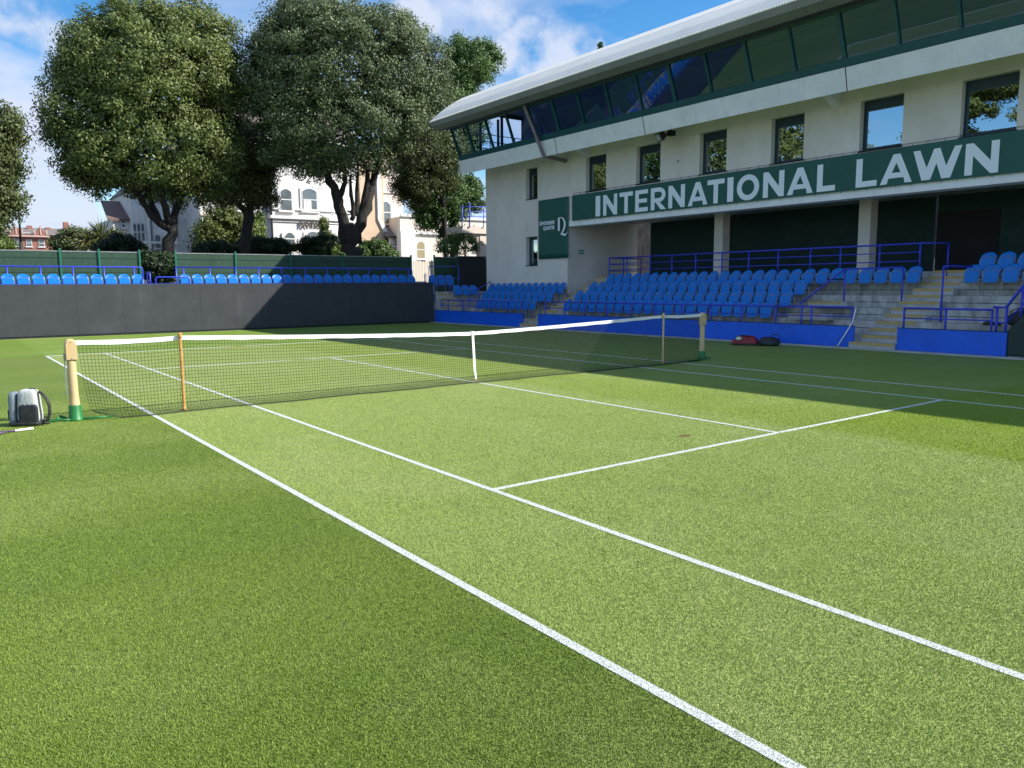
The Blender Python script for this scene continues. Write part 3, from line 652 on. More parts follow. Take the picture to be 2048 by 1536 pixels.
# small box on the wall, exit sign
vb=thing('wall_vent',(14.58,7.9,6.2),'tiny white vent box on the wall between two windows','vent')
q=atx(1357,322,14.58); m=MB(); m.box(14.55,14.6,q[1]-.10,q[1]+.06,q[2]-.06,q[2]+.06); m.build('cover',WHITE,vb); m=MB(); m.box(14.54,14.55,q[1]-.08,q[1]+.04,q[2]-.03,q[2]-.01); m.box(14.54,14.55,q[1]-.08,q[1]+.04,q[2]+.01,q[2]+.03); m.build('slot',DARKR,vb)
es=thing('exit_sign',(15.8,14.19,3.3),'small green exit sign on the pale side wall of the recess','sign')
q=aty(1162,504,14.19); m=MB(); m.box(q[0]-.16,q[0]+.16,14.18,14.197,q[2]-.09,q[2]+.09); m.build('plate',mat('green_sign',(.01,.25,.12),.5),es)
m=MB(); m.box(q[0]-.03,q[0]+.12,14.175,14.179,q[2]-.02,q[2]+.02); m.box(q[0]-.13,q[0]-.07,14.175,14.179,q[2]-.06,q[2]+.05); m.box(q[0]+.06,q[0]+.10,14.1745,14.175,q[2]-.05,q[2]+.05); m.build('pictogram',WHITE,es)

# ------------------------------------------------------------------ banners
def glyph(ch,w_,h_):
    t=.235*h_; P=[]
    if ch=='I': P=[[(0,0),(w_,0),(w_,h_),(0,h_)]]
    elif ch=='T': q=(w_-t)/2; P=[[(0,h_-.2*h_),(w_,h_-.2*h_),(w_,h_),(0,h_)],[(q,0),(q+t,0),(q+t,.8*h_),(q,.8*h_)]]
    elif ch=='L': P=[[(0,0),(w_,0),(w_,.2*h_),(t,.2*h_),(t,h_),(0,h_)]]
    elif ch=='E': P=[[(0,0),(w_,0),(w_,.19*h_),(t,.19*h_),(t,.41*h_),(w_*.93,.41*h_),(w_*.93,.59*h_),(t,.59*h_),(t,.81*h_),(w_,.81*h_),(w_,h_),(0,h_)]]
    elif ch=='N': P=[[(0,0),(t,0),(t,.60*h_),(w_-t*.98,0),(w_,0),(w_,h_),(w_-t,h_),(w_-t,.40*h_),(t*.98,h_),(0,h_)]]
    elif ch=='A':
        c=w_/2; a=t*.52; ix=.155*h_
        Lh=[(0,0),(c-a,h_),(c,h_),(c,.70*h_),(c-ix*.98,.37*h_),(c,.37*h_),(c,.19*h_),(c-ix*1.72,.19*h_),(t*1.06,0)]
        P=[Lh,[(w_-x,z) for x,z in Lh][::-1]]
    elif ch=='W':
        c=w_/2; P=[[(0,h_),(w_*.205,0),(w_*.385,0),(c,.52*h_),(w_*.615,0),(w_*.795,0),(w_,h_),(w_-t*.98,h_),(w_*.70,.40*h_),(c+t*.42,h_),(c-t*.42,h_),(w_*.30,.40*h_),(t*.98,h_)]]
    elif ch=='O':
        n=28; c=(w_/2,h_/2)
        for k in range(n):
            a,b=2*math.pi*k/n,2*math.pi*(k+1)/n
            oo=lambda q,r1,r2:(c[0]+r1*math.cos(q),c[1]+r2*math.sin(q))
            P.append([oo(a,w_/2,h_*.52),oo(b,w_/2,h_*.52),oo(b,w_/2-t,h_*.52-t*.92),oo(a,w_/2-t,h_*.52-t*.92)])
    elif ch=='R':
        P=[[(0,0),(t,0),(t,h_),(0,h_)],[(t,.81*h_),(w_*.55,.81*h_),(w_*.55,h_),(t,h_)],[(t,.34*h_),(w_*.55,.34*h_),(w_*.55,.53*h_),(t,.53*h_)],[(w_*.33,.339*h_),(w_*.60,.339*h_),(w_*1.02,0),(w_*.66,0)]]
        n=10; c=(w_*.55,.67*h_)
        for k in range(n):
            a,b=-math.pi/2+math.pi*k/n,-math.pi/2+math.pi*(k+1)/n
            oo=lambda q,r1,r2:(c[0]+r1*math.cos(q),c[1]+r2*math.sin(q))
            P.append([oo(a,w_*.42,.33*h_),oo(b,w_*.42,.33*h_),oo(b,w_*.42-t*.95,.14*h_),oo(a,w_*.42-t*.95,.14*h_)])
    return P
bn=thing('banner',(14.5,0,4.5),'long green banner reading INTERNATIONAL LAWN laced above the recess','banner')
m=MB(); m.box(14.50,14.515,-8.0,13.80,4.485,5.535); m.build('cloth',BANNER,bn)
W1=[('I',12.32,12.04),('N',11.87,11.06),('T',10.93,10.2),('E',10.07,9.40),('R',9.25,8.49),('N',8.37,7.58),('A',7.44,6.54),('T',6.56,5.82),('I',5.70,5.45),('O',5.30,4.41),('N',4.26,3.47),('A',3.36,2.44),('L',2.31,1.70),('L',1.04,.40),('A',.30,-.62),('W',-.62,-1.91),('N',-2.0,-2.82)]
for ch,a,b in W1:
    m=MB()
    for poly in glyph(ch,a-b,.82):
        m.add([(14.494,a-p,4.545+z) for p,z in poly],[tuple(range(len(poly)))])
    m.build('lettering',LETTER,bn,fixn=False)
m=MB()
for k,y in enumerate(np.arange(13.7,-6,-.42)):
    m.tube([(14.50,y,5.52),(14.53,y+.04*math.sin(k*1.7),5.63)],.006,5); m.tube([(14.5,y,4.49),(14.53,y,4.44)],.006,5)
m.tube([(14.55,13.8,5.63),(14.55,4,5.60),(14.55,-7.5,5.63)],.006,5)
m.build('lacing',DARKR,bn)
b2=thing('small_banner',(14.5,15,3),'small green hanging banner reading DEVONSHIRE QUARTER beside the recess edge','banner')
m=MB(); n_=10; V=[];F=[]
for i in range(n_+1):
    for j in range(n_+1):
        y=16.13-2.07*i/n_; z=2.93+2.60*j/n_; dx=.02*math.sin(3*y+2*z)+.015*math.sin(5*z-y)
        V.append((14.53+dx*(1-abs(2*i/n_-1)**2),y,z))
for i in range(n_):
    for j in range(n_): F.append((i*(n_+1)+j,(i+1)*(n_+1)+j,(i+1)*(n_+1)+j+1,i*(n_+1)+j+1))
m.add(V,F); o=m.build('cloth',BANNER,b2,True,fixn=False); md=o.modifiers.new('s','SOLIDIFY'); md.thickness=.006
def text(body,size,loc_,rot,m_,name,parent,align='LEFT',off=.0,ext=.002,sx=1):
    cu=bpy.data.curves.new('t','FONT'); cu.body=body; cu.size=size; cu.align_x=align; cu.offset=off; cu.extrude=ext; cu.resolution_u=3
    to=bpy.data.objects.new('t',cu); C.objects.link(to); bpy.context.view_layer.update()
    me=bpy.data.meshes.new_from_object(to); bpy.data.objects.remove(to); 
    Rm=rot.to_4x4(); me.transform(Matrix.Diagonal((sx,1,1,1))); me.transform(Matrix.Translation(Vector(loc_)-Vector(ORG[parent.name]))@Rm)
    me.materials.clear(); me.materials.append(m_); me.update()
    o=bpy.data.objects.new(name,me); C.objects.link(o); o.parent=parent; return o
RX=Matrix(((0,0,-1),(-1,0,0),(0,1,0)))
text('DEVONSHIRE',.225,(14.47,14.92,4.42),RX,LETTER,'lettering',b2,'RIGHT',.006,.004,.78)
text('QUARTER',.225,(14.47,14.92,4.20),RX,LETTER,'lettering',b2,'RIGHT',.006,.004,.78)
def ribbon(pts,wds):
    V=[];F=[]
    for i,(p,w_) in enumerate(zip(pts,wds)):
        a=np.array(pts[max(i-1,0)]);b=np.array(pts[min(i+1,len(pts)-1)]);d=(b-a)/np.linalg.norm(b-a);n_=np.array([-d[1],d[0]])
        V+= [np.array(p)+n_*w_/2,np.array(p)-n_*w_/2]
    for i in range(len(pts)-1): F.append((2*i,2*i+1,2*i+3,2*i+2))
    return V,F
m=MB()
def logo(pts,wds,x):
    V,F=ribbon(pts,wds); m.add([(x,14.72-p[0],3.90+p[1]) for p in V],F)
logo([(.10,.20),(.10,.76)],[.13,.13],14.462)
logo([(.03,.76),(.17,.77),(.33,.75),(.44,.66),(.50,.52),(.49,.38),(.43,.25),(.32,.12),(.22,.04)],[.02,.03,.05,.09,.12,.13,.11,.07,.02],14.459)
logo([(.20,.055),(.30,.08),(.42,.03),(.52,.0),(.62,.06),(.68,.14)],[.02,.08,.11,.08,.04,.01],14.456)
m.build('monogram',LETTER,b2,fixn=False)

# ------------------------------------------------------------------ seats
def make_seat(down=False):
    t=thing('stadium_seat',(0,0,0),'x','seat')
    m=MB(); V=[];F=[];ny,nz=10,8
    for side in (0,1):
        for i in range(ny+1):
            q=-1+2*i/ny
            for j in range(nz+1):
                s=j/nz; zt=.845-.105*abs(q)**2.6; z=.50+(zt-.50)*s
                y=q*.218*(1-.07*s); x=.06+.055*s-.065*abs(q)**2.2+(.022*max(0,s-.82)/.18)
                V.append((x+(.014 if side else 0),y,z-(.006 if side else 0)))
    K=(ny+1)*(nz+1)
    for i in range(ny):
        for j in range(nz):
            a=i*(nz+1)+j; F.append((a,a+nz+1,a+nz+2,a+1)); F.append((K+a,K+a+1,K+a+nz+2,K+a+nz+1))
    for i in range(ny):
        a=i*(nz+1); F.append((a,K+a,K+a+nz+1,a+nz+1)); a+=nz; F.append((a,a+nz+1,K+a+nz+1,K+a))
    for j in range(nz):
        F.append((j,j+1,K+j+1,K+j)); a=ny*(nz+1)+j; F.append((a,K+a,K+a+1,a+1))
    m.add(V,F); m.build('backrest',SEATB,t,True)
    m=MB()
    P=rrect(.365,.335,.07,5,0,.555)
    if not down:
        V=[(-.105+.05*(z-.39)/.3,y,z-.03) for y,z in P]+[(-.055+.05*(z-.39)/.3,y*1.03,z-.03) for y,z in P]
    else:
        V=[(-.09+(z-.555)*1.15,y,.435+.02*abs(z-.555)) for y,z in P]+[(-.09+(z-.555)*1.15,y*1.03,.405) for y,z in P]
    k=len(P); m.add(V,[tuple(range(k)),tuple(range(2*k-1,k-1,-1))]+[(i,i+k,(i+1)%k+k,(i+1)%k) for i in range(k)])
    m.build('tip_up_pan',SEATB,t,bevel=.006)
    if not down:
        m=MB(); Q=rrect(.385,.355,.08,5,0,.525); Q=Q+[Q[0]]; m.tube([(-.075+.05*(z-.36)/.3,y,z) for y,z in Q],.009,5,False); m.build('pan_edge_highlight',STEELG,t,True)  # pale tube added to draw the highlights along the pan edge
    m=MB()
    for y in (-.232,.232):
        m.tube([(.07,y,.0),(.05,y,.40),(.075,y,.62)],.011,6); m.tube([(.05,y,.40),(-.06,y,.44)],.010,6)
        m.box(.02,.11,y-.02,y+.02,0,.012)
    m.tube([(.055,-.232,.385),(.055,.232,.385)],.012,6)
    m.build('frame',STEELG,t)
    m=MB(); 
    m.box(-.03,.06,-.21,.21,.455,.50)
    m.build('hinge_bar',DARKR,t)
    return t
seat0=make_seat(); seatd=make_seat(True); first=[True]
PITCH=.482
def seat_at(x,y,z,rz,label,group,src=None):
    s=src or seat0
    if s.get('used'): o=copy_thing(s,(x,y,z),rz,label,group)
    else:
        s['used']=1; s.location=(x,y,z); s.rotation_euler=(0,0,rz); s['label']=label; s['group']=group; o=s
    return o
def row(x,z,y_right,n,where,group,pitch=PITCH):
    for k in range(n):
        y=y_right+pitch*(n-1-k)       # counted from the left of the photo
        d=seatd if (where.startswith('back row of the middle') and abs(y-1.6)<.24) else None
        lab='blue seat, %s from the left, %s'%(ORD[k],where)
        if d: lab='blue seat with its pan left down, back row of the middle block'
        seat_at(x+random.uniform(-.004,.004),y+random.uniform(-.004,.004),z,random.uniform(-.012,.012),lab,group,d)
G='blue tip-up seats in the middle block'
row(15.02,1.37,-.58,27,'back row of the middle block',G)
row(14.25,1.03,2.56,21,'third row up of the middle block',G)
row(13.48,.69,2.56,21,'second row up of the middle block',G)
row(12.72,.35,2.72,20,'front row of the middle block',G,.489)
G='blue tip-up seats below the pale wing wall'
row(14.25,1.03,14.18,12,'top row under the pale wing wall',G)
row(13.48,.69,14.05,11,'middle row under the pale wing wall',G)
row(12.72,.35,14.25,9,'front row under the pale wing wall',G)
G='blue tip-up seats right of the stairs'
row(15.02,1.37,-2.15-4*PITCH,5,'lower row beside the right stairs',G)
row(15.80,1.72,-2.20-4*PITCH,5,'upper row beside the right stairs',G)

# ------------------------------------------------------------------ railings
def rail(name_label,paths,r=.028,group='blue tubular railings',at_=None,cat='railing',m_=None):
    p0=paths['top'][0]; t=thing('railing',(p0[0],p0[1],paths.get('z0',0)),name_label,cat,group)
    MB().tube(paths['top'],r,10).build('top_rail',m_ or RAILB,t,True)
    for q in paths.get('mid',[]): MB().tube(q,r*.62,8).build('mid_rail',m_ or RAILB,t,True)
    for q in paths.get('posts',[]): MB().tube(q,r*.92,8).build('post',m_ or RAILB,t,True)
    return t
def yrail(label,x,z0,z1,y0,y1,posts,mids):
    return rail(label,{'top':[(x,y0,z1),(x,y1,z1)],'mid':[[(x,y0,q),(x,y1,q)] for q in mids],'posts':[[(x,q,z0),(x,q,z1)] for q in posts],'z0':z0})
yrail('blue front railing above the longest blue board',12.02,.35,1.09,12.58,-.45,[12.58,11.38,10.23,9.03,7.83,6.66,5.5,4.29,3.12,1.91,1.07,.76,-.45],[.84])
yrail('blue front railing before the seats under the wing wall',12.02,.35,1.08,20.5,14.0,[20.5,19.9,18.63,17.48,16.29,15.12,14.0],[.84])
yrail('blue front railing right of the stairs above the last board',12.02,.35,1.09,-1.84,-3.89,[-1.84,-2.86,-3.89],[.84])
rail('blue slanting railing rising at the right edge of the photo',{'top':[(12.0,-3.92,1.15),(12.0,-4.18,1.15),(12.0,-4.62,1.82),(12.0,-5.6,3.2)],'mid':[[(12.0,-3.92,.80),(12.0,-4.18,.80)],[(12.0,-4.18,.75),(12.0,-4.62,1.35),(12.0,-5.6,2.75)],[(12.0,-3.92,.42),(12.0,-4.18,.42)]],'posts':[[(12.0,-4.0,.35),(12.0,-4.0,1.15)],[(12.0,-4.2,.35),(12.0,-4.2,1.17)],[(12.0,-4.5,.7),(12.0,-4.5,1.6)]]},r=.032)
yrail('blue walkway railing along the top of the seats',15.4,1.9,2.87,12.42,-.53,[12.42,11.37,10.09,8.94,7.77,6.56,5.4,4.21,3.0,1.95,.68,-.53],[2.62,2.36])
rail('blue return railing beside the dark doorway',{'top':[(15.42,-.53,2.875),(16.1,-1.0,2.875)],'mid':[],'posts':[[(16.1,-1.0,1.9),(16.1,-1.0,2.87)]]})
rail('blue side railing of the walkway next to the pale side wall',{'top':[(15.4,12.46,2.87),(17.4,12.5,2.87)],'mid':[[(15.4,12.46,2.6),(17.4,12.5,2.6)],[(15.4,12.46,2.33),(17.4,12.5,2.33)]],'posts':[[(16.3,12.48,1.95),(16.3,12.48,2.87)],[(17.4,12.5,1.95),(17.4,12.5,2.87)]]})
rail('blue diagonal handrail crossing the empty terraces beside the half steps',{'top':[(12.7,1.57,1.15),(13.9,.91,2.15),(14.2,-.66,2.17)],'mid':[],'posts':[[(13.9,.90,1.0),(13.9,.90,2.15)],[(14.2,-.66,1.03),(14.2,-.66,2.16)]]},r=.026)
rail('blue handrail on the right side of the stairs',{'top':[(13.7,-1.98,2.15),(14.1,-2.02,2.17),(14.75,-2.25,2.15)],'mid':[],'posts':[[(13.7,-1.98,.69),(13.7,-1.98,2.15)]]},r=.028)
rail('thin blue handrail sloping beside the left end of the wing wall',{'top':[(13.0,19.55,1.35),(14.3,19.62,1.95)],'mid':[[(13.0,19.55,1.05),(14.3,19.62,1.6)]],'posts':[[(13.0,19.55,.69),(13.0,19.55,1.35)],[(13.6,19.58,.9),(13.6,19.58,1.62)],[(14.3,19.62,1.2),(14.3,19.62,1.95)]]},r=.022)
rail('short blue rail at the top of the far corner seats',{'top':[(12.6,22.6,2.75),(14.4,22.6,2.75)],'mid':[],'posts':[[(12.6,22.6,1.5),(12.6,22.6,2.75)],[(14.4,22.6,1.5),(14.4,22.6,2.75)]]},r=.02)
rail('blue rail over the corner steps beside the black backboard',{'top':[(11.98,21.1,2.0),(12.05,21.1,2.12),(13.5,21.1,2.12)],'mid':[[(12.05,21.1,1.75),(13.5,21.1,1.75)]],'posts':[[(11.98,21.1,1.0),(11.98,21.1,2.05)],[(12.9,21.1,1.0),(12.9,21.1,2.12)]]},r=.022)

# bag on the terrace, tarpaulin
bg2=thing('black_rucksack',(12.9,-4.1,.69),'black rucksack slumped on the terrace behind the rail at right','bag')
soft('body',BAGK,bg2,(12.85,-4.15,.70),(.5,.55,.33),.3,.7,.6,bumpy=.08); soft('lid',BAGK,bg2,(13.2,-4.35,.95),(.45,.5,.38),.3,.7,.6,bumpy=.1)
m=MB(); m.tube([(12.7,-4.0,1.0),(12.68,-4.08,1.08),(12.7,-4.2,1.12)],.013,6); m.build('red_strap',BAGR,bg2)
sh=thing('pair_of_shoes',(12.75,-3.6,.69),'dark shoes set down left of the black rucksack','shoes')
soft('shoe',BAGK,sh,(12.7,-3.55,.69),(.12,.28,.10),.1,.7,.7); soft('shoe',BAGK,sh,(12.85,-3.66,.69),(.12,.28,.10),.4,.7,.7)
tp=thing('tarpaulin_cover',(11.4,-5.6,0),'dark green tarpaulin draped over a frame at the right edge','tarpaulin')
m=MB(); m.prism([(-4.27,.04),(-4.27,.60),(-4.34,.72),(-4.62,1.08),(-4.8,1.35),(-5.1,1.5),(-7.5,1.55),(-7.5,.04)],'x',11.93,13.2); m.build('cover',TARP,tp,bevel=.03)
m=MB(); m.tube([(11.95,-4.29,.02),(11.95,-4.30,.62),(11.95,-4.66,1.12)],.02,6); m.build('edge_cord',DARKR,tp)

# ------------------------------------------------------------------ far end: backboard, terrace, seats, rails, fences
bb=thing('black_backboard',(3,21,0),'long black wooden backboard wall closing the far end of the court','wall')
xe=[-16,-13.6,-11.2,-8.8,-6.9,-5.05,-3.45,-1.9,-.45,.95,2.3,3.65,5.0,6.35,7.7,9.05,10.45,11.86]
for i,(a,b) in enumerate(zip(xe[:-1],xe[1:])):
    dy=random.uniform(-.004,.004)
    MB().box(a+.002,b-.002,20.98+dy,21.04+dy,.07,1.925).build('panel',BLACKW,bb)
MB().box(-16,11.86,21.05,21.10,.0,1.90).build('backing',DARKR,bb)
MB().box(-16,11.86,20.95,21.0,.0,.055).build('kickboard',DARKR,bb)
MB().box(-16,11.86,20.975,21.08,1.93,1.945).build('capping',RAILB,bb)
ft=thing('far_terrace',(3,22.5,0),'concrete walkway behind the black backboard carrying the far seats','terrace')
MB().box(-16,16.0,21.12,24.3,-.3,1.46).build('slab',CONC,ft)
MB().box(11.98,14.5,19.55,21.11,-.3,.34).build('corner_slab',CONC,ft)
m=MB(); 
for i in range(5): m.box(12.0,13.0,20.2+.18*i,20.2+.18*(i+1),.345,.35+.2*(i+1)+.006*i)
m.build('corner_steps',CONC,ft)
m=MB()
for i in range(5): m.box(12.05,12.85,20.19+.18*i,20.26+.18*i,.35+.2*(i+1)-.05,.36+.2*(i+1)+.006*i)
m.build('nosing',YEL,ft)
G='blue seats along the far end'
xs_l=[aty(u,555,21.9)[0] for u in [55/3.938,172/3.938,295/3.938,412/3.938,528/3.938,642/3.938,753/3.938,863/3.938,970/3.938,1075/3.938]]
p_=(xs_l[-1]-xs_l[0])/9
for k in range(-2,10):
    lab='sunlit blue seat, %s from the right of the left far group'%ORD[9-k]
    seat_at(xs_l[0]+p_*k,21.72,1.47,math.pi/2,lab,G)
xa,xb=aty(368,555,21.9)[0],aty(819,555,21.9)[0]; nR=23
for k in range(nR):
    lab='blue seat, %s from the gap in the right far group'%ORD[k]
    seat_at(xa+(xb-xa)*k/(nR-1),21.72,1.47,math.pi/2,lab,G)
G='blue seats in the far corner'
for k in range(3): seat_at(12.55+.48*k,22.1,1.47,math.pi/2-.1,'blue corner seat under the short rail, %s from the left'%ORD[k],G)
for k in range(3): seat_at(13.2+.48*k,20.9,.95,math.pi/2-.15,'blue corner seat below the sloping handrail, %s from the left'%ORD[k],G)
def xrail(label,y,z0,z1,xs_,x0,x1,bend=0):
    tp_=[(x0,y,z1),(x1-.12 if bend>0 else x1,y,z1)]
    if bend>0: tp_+=[(x1-.03,y,z1-.03),(x1,y,z1-.12),(x1,y,z0)]
    return rail(label,{'top':tp_,'posts':[[(q,y,z0),(q,y,z1)] for q in xs_],'z0':z0},r=.030)
yR=22.9
xrail('blue rail behind the left far seats',yR,1.46,2.61,[aty(u,540,yR)[0] for u in (-60,14,81,146,208,268)],-12,aty(285,540,yR)[0],1)
xrail('blue rail behind the right far seats',yR,1.46,2.62,[aty(u,540,yR)[0] for u in (352,367,420,471,517,563,610,654,696,737,777,817)],aty(352,540,yR)[0],aty(824,540,yR)[0],1)
a0=aty(311,556,21.4)[0]; a1=aty(378,556,21.4)[0]
rail('low blue hoop rail in the gap between the far seats',{'top':[(a0,21.4,1.46),(a0,21.4,2.12),(a0+.06,21.4,2.19),(a1-.06,21.4,2.19),(a1,21.4,2.12),(a1,21.4,1.46)],'posts':[]},r=.028)
a0=aty(298,556,21.6)[0]
rail('narrow blue hoop standing left of the gap steps',{'top':[(a0,21.9,1.46),(a0,21.9,2.32),(a0,21.8,2.38),(a0,21.5,2.38),(a0,21.4,2.32),(a0,21.4,1.46)],'posts':[]},r=.026)
a0=aty(847,556,21.6)[0]
rail('narrow dark blue hoop standing before the picket gate',{'top':[(a0,21.5,1.46),(a0,21.5,2.32),(a0+.04,21.5,2.38),(a0+.08,21.5,2.32),(a0+.08,21.5,1.46)],'posts':[]},r=.018)
def fence(label,y,xs_,ztop,z0=1.46):
    t=thing('slatted_fence',((xs_[0]+xs_[-1])/2,y,z0),label,'fence','green slatted fences behind the far seats')
    for a,b in zip(xs_[:-1],xs_[1:]):
        m=MB(); x=a+.03
        while x<b-.02: m.box(x,x+.030,y,y+.012,z0+.05,ztop-.08); x+=.040
        o=m.build('panel',FGREEN,t)
        m=MB(); m.box(a,b,y-.012,y-.004,z0+.30,z0+.32); m.box(a,b,y-.012,y-.004,z0+.95,z0+.97); m.box(a,b,y-.012,y-.004,ztop-.35,ztop-.33); m.box(a,b,y+.018,y+.03,z0,ztop-.10); m.build('cross_wire',DGREEN,o)
        MB().box(a,b,y-.014,y+.014,ztop-.10,ztop-.06).build('top_trim',STEELG,t)
    for q in xs_: MB().box(q-.035,q+.035,y-.06,y+.02,z0,ztop+.03).build('post',PGREEN,t)
YFc=24.0
fence('sunlit green slatted fence behind the left far seats',YFc,[-14,-11.5,-9,-6.2]+[aty(u,500,YFc)[0] for u in (119,197,278)],3.33)
fence('green slatted fence behind the right far seats, half in shade',YFc,[aty(u,500,YFc)[0] for u in (350,470,580,683,821)],3.33)
fence('shaded dark green fence between the picket gate and the building',YFc,[aty(u,515,YFc)[0] for u in (868,915,972)],3.36)
YG=29.5
pg=thing('picket_gate',(15,YG,0),'pale picket gate with pointed boards between the green fences','gate')
x0,x1=aty(826,540,YG)[0],aty(867,540,YG)[0]; n_=7; zg=aty(845,521,YG)[2]
CRM=mat('cream_painted_boards',(.66,.60,.50),.7,(.74,.68,.58),4.)
for k in range(n_):
    a=x0+(x1-x0)*k/n_; b=x0+(x1-x0)*(k+1)/n_-.02; zt=zg+.04*math.sin(k*1.3)
    MB().prism([(a,.1),(b,.1),(b,zt-.1),((a+b)/2,zt),(a,zt-.1)],'y',YG-.02,YG+.01).build('board',CRM,pg)
MB().box(x0,x1,YG+.015,YG+.05,1.0,1.12).build('ledge',CRM,pg); 
dk=thing('dark_screen',(14.6,22.4,1.46),'tall dark screen panel standing against the end of the wing wall','screen')
xa_,xb_=aty(918,540,22.8)[0],aty(970,540,22.8)[0]
MB().box(xa_,xb_,22.8,22.86,1.0,3.28).build('panel',mat('navy_black_screen',(.004,.008,.016),.7),dk); MB().box(xa_,xb_,22.77,22.8,3.27,3.31).build('trim',DARKR,dk)

# landing stair beside the building
ld=thing('external_landing',(16.5,24.5,0),'raised concrete landing with blue railings beyond the end of the wing wall','landing')
Yl=25.5; p=lambda u,v: aty(u,v,Yl)
q0,q1=p(924,452),p(985,455)
MB().box(q0[0],q1[0]+.8,Yl,Yl+1.6,q0[2]-.38,q0[2]).build('slab',PINKW,ld)
c0=p(962,480); MB().box(c0[0],c0[0]+.45,Yl+.1,Yl+.5,0,q0[2]-.38).build('pillar',PINKW,ld)
m=MB(); m.prism([(p(940,457)[0],q0[2]-.38),(c0[0]+.01,q0[2]-.38),(c0[0]+.01,q0[2]-1.5),(c0[0]-.12,q0[2]-1.0),(c0[0]-.5,q0[2]-.62)],'y',Yl+.15,Yl+.45); m.build('arch',PINKW,ld)
for k,(u,v0,v1) in enumerate(((923,452,411),(938,450,406),(966,450,418))):
    a=p(u,v0); MB().tube([(a[0],Yl-.05,a[2]-.15),(a[0]+.03,Yl-.05,p(u,v1)[2])],.035 if k<2 else .025,8).build('post',RAILB,ld,True)
for v in (413,423,433):
    a=p(923,v);b=p(975,v+1); MB().tube([(a[0],Yl-.05,a[2]),(b[0],Yl-.05,b[2])],.022,6).build('rail',RAILB,ld,True)

# ------------------------------------------------------------------ trees and shrubs
def leaves(C_,n,rad,size,outw,tone_lo=0.,tone_hi=1.,flat=.8):
    """leaf quads around cluster centres"""
    k=len(C_); idx=np.repeat(np.arange(k),n); c=C_[idx]; d=rng.normal(size=(k*n,3)); d/=np.linalg.norm(d,axis=1)[:,None]
    r=rng.random(k*n)**.5; rr=rad[idx] if hasattr(rad,'__len__') else rad
    p=c+d*(r*rr)[:,None]*np.array([1,1,flat])
    nrm=d*.55+outw[idx]*.45+rng.normal(size=(k*n,3))*.45; nrm/=np.linalg.norm(nrm,axis=1)[:,None]
    a=np.cross(nrm,rng.normal(size=(k*n,3))); a/=np.linalg.norm(a,axis=1)[:,None]; b=np.cross(nrm,a)
    s=size*(.65+.7*rng.random(k*n)); L_=s[:,None]*a; W_=(s*.5)[:,None]*b
    V=np.stack([p-L_,p+W_,p+L_,p-W_],1).reshape(-1,3)
    ct=rng.random(k)[idx]*.5
    tn=np.clip(tone_lo+(tone_hi-tone_lo)*(ct+.5*rng.random(k*n)),0,1)
    return V,np.repeat(tn,4)
def crown(name,blobs,parent,m_,ncl,nleaf,size,crad=(.45,.8),seed=0,core=True,core_m=None,shell=(.80,1.03)):
    B=np.array([[*c,*r] for c,r in blobs],float)
    area=(B[:,3]*B[:,4]+B[:,4]*B[:,5]+B[:,3]*B[:,5]); pb=area/area.sum(); C_=[];O_=[]
    while len(C_)<ncl:
        i=rng.choice(len(B),p=pb); d=rng.normal(size=3); d/=np.linalg.norm(d)
        p=B[i,:3]+d*B[i,3:]*rng.uniform(*shell)
        ok=True
        for j in range(len(B)):
            if j!=i and np.linalg.norm((p-B[j,:3])/B[j,3:])<.74: ok=False;break
        if ok: C_.append(p); o=d/B[i,3:]; O_.append(o/np.linalg.norm(o))
    C_=np.array(C_);O_=np.array(O_); rad=rng.uniform(crad[0],crad[1],ncl)
    V,T=leaves(C_,nleaf,rad,size,O_)
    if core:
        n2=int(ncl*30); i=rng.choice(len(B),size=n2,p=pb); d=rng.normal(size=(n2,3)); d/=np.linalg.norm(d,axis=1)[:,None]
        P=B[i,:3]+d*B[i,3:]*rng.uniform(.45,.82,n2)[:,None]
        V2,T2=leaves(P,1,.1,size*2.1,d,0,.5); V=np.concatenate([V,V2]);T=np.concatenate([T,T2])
    V=V-ORG[parent.name]
    return mesh_np(name,V,np.arange(len(V)).reshape(-1,4),m_,parent,T)
def limb(paths,parent,name='trunk'):
    m=MB()
    for pts,rs in paths:
        P=[];Rr=[]
        for i in range(len(pts)-1):      # subdivide with a little wander
            for s in (0,.34,.67):
                q=np.array(pts[i])*(1-s)+np.array(pts[i+1])*s; r_=rs[i]*(1-s)+rs[i+1]*s
                if s: q=q+rng.normal(size=3)*r_*.22
                P.append(q); Rr.append(r_*(1+.07*rng.normal()))
        P.append(np.array(pts[-1]));Rr.append(rs[-1]); m.tube(P,Rr,10)
    return m.build(name,BARK,parent,True)
def K(u,v,Y): return tuple(aty(u,v,Y))
def blob(u,v,ru,rv,Y,rd=None):
    c=aty(u,v,Y); d=np.linalg.norm(ray(u,v))*0+ (Y-CAM[1])/ray(u,v)[1]; s=d/FPX
    return (tuple(c),(ru*s,(rd or ru*.8)*s,rv*s))
def radii(pts): return pts
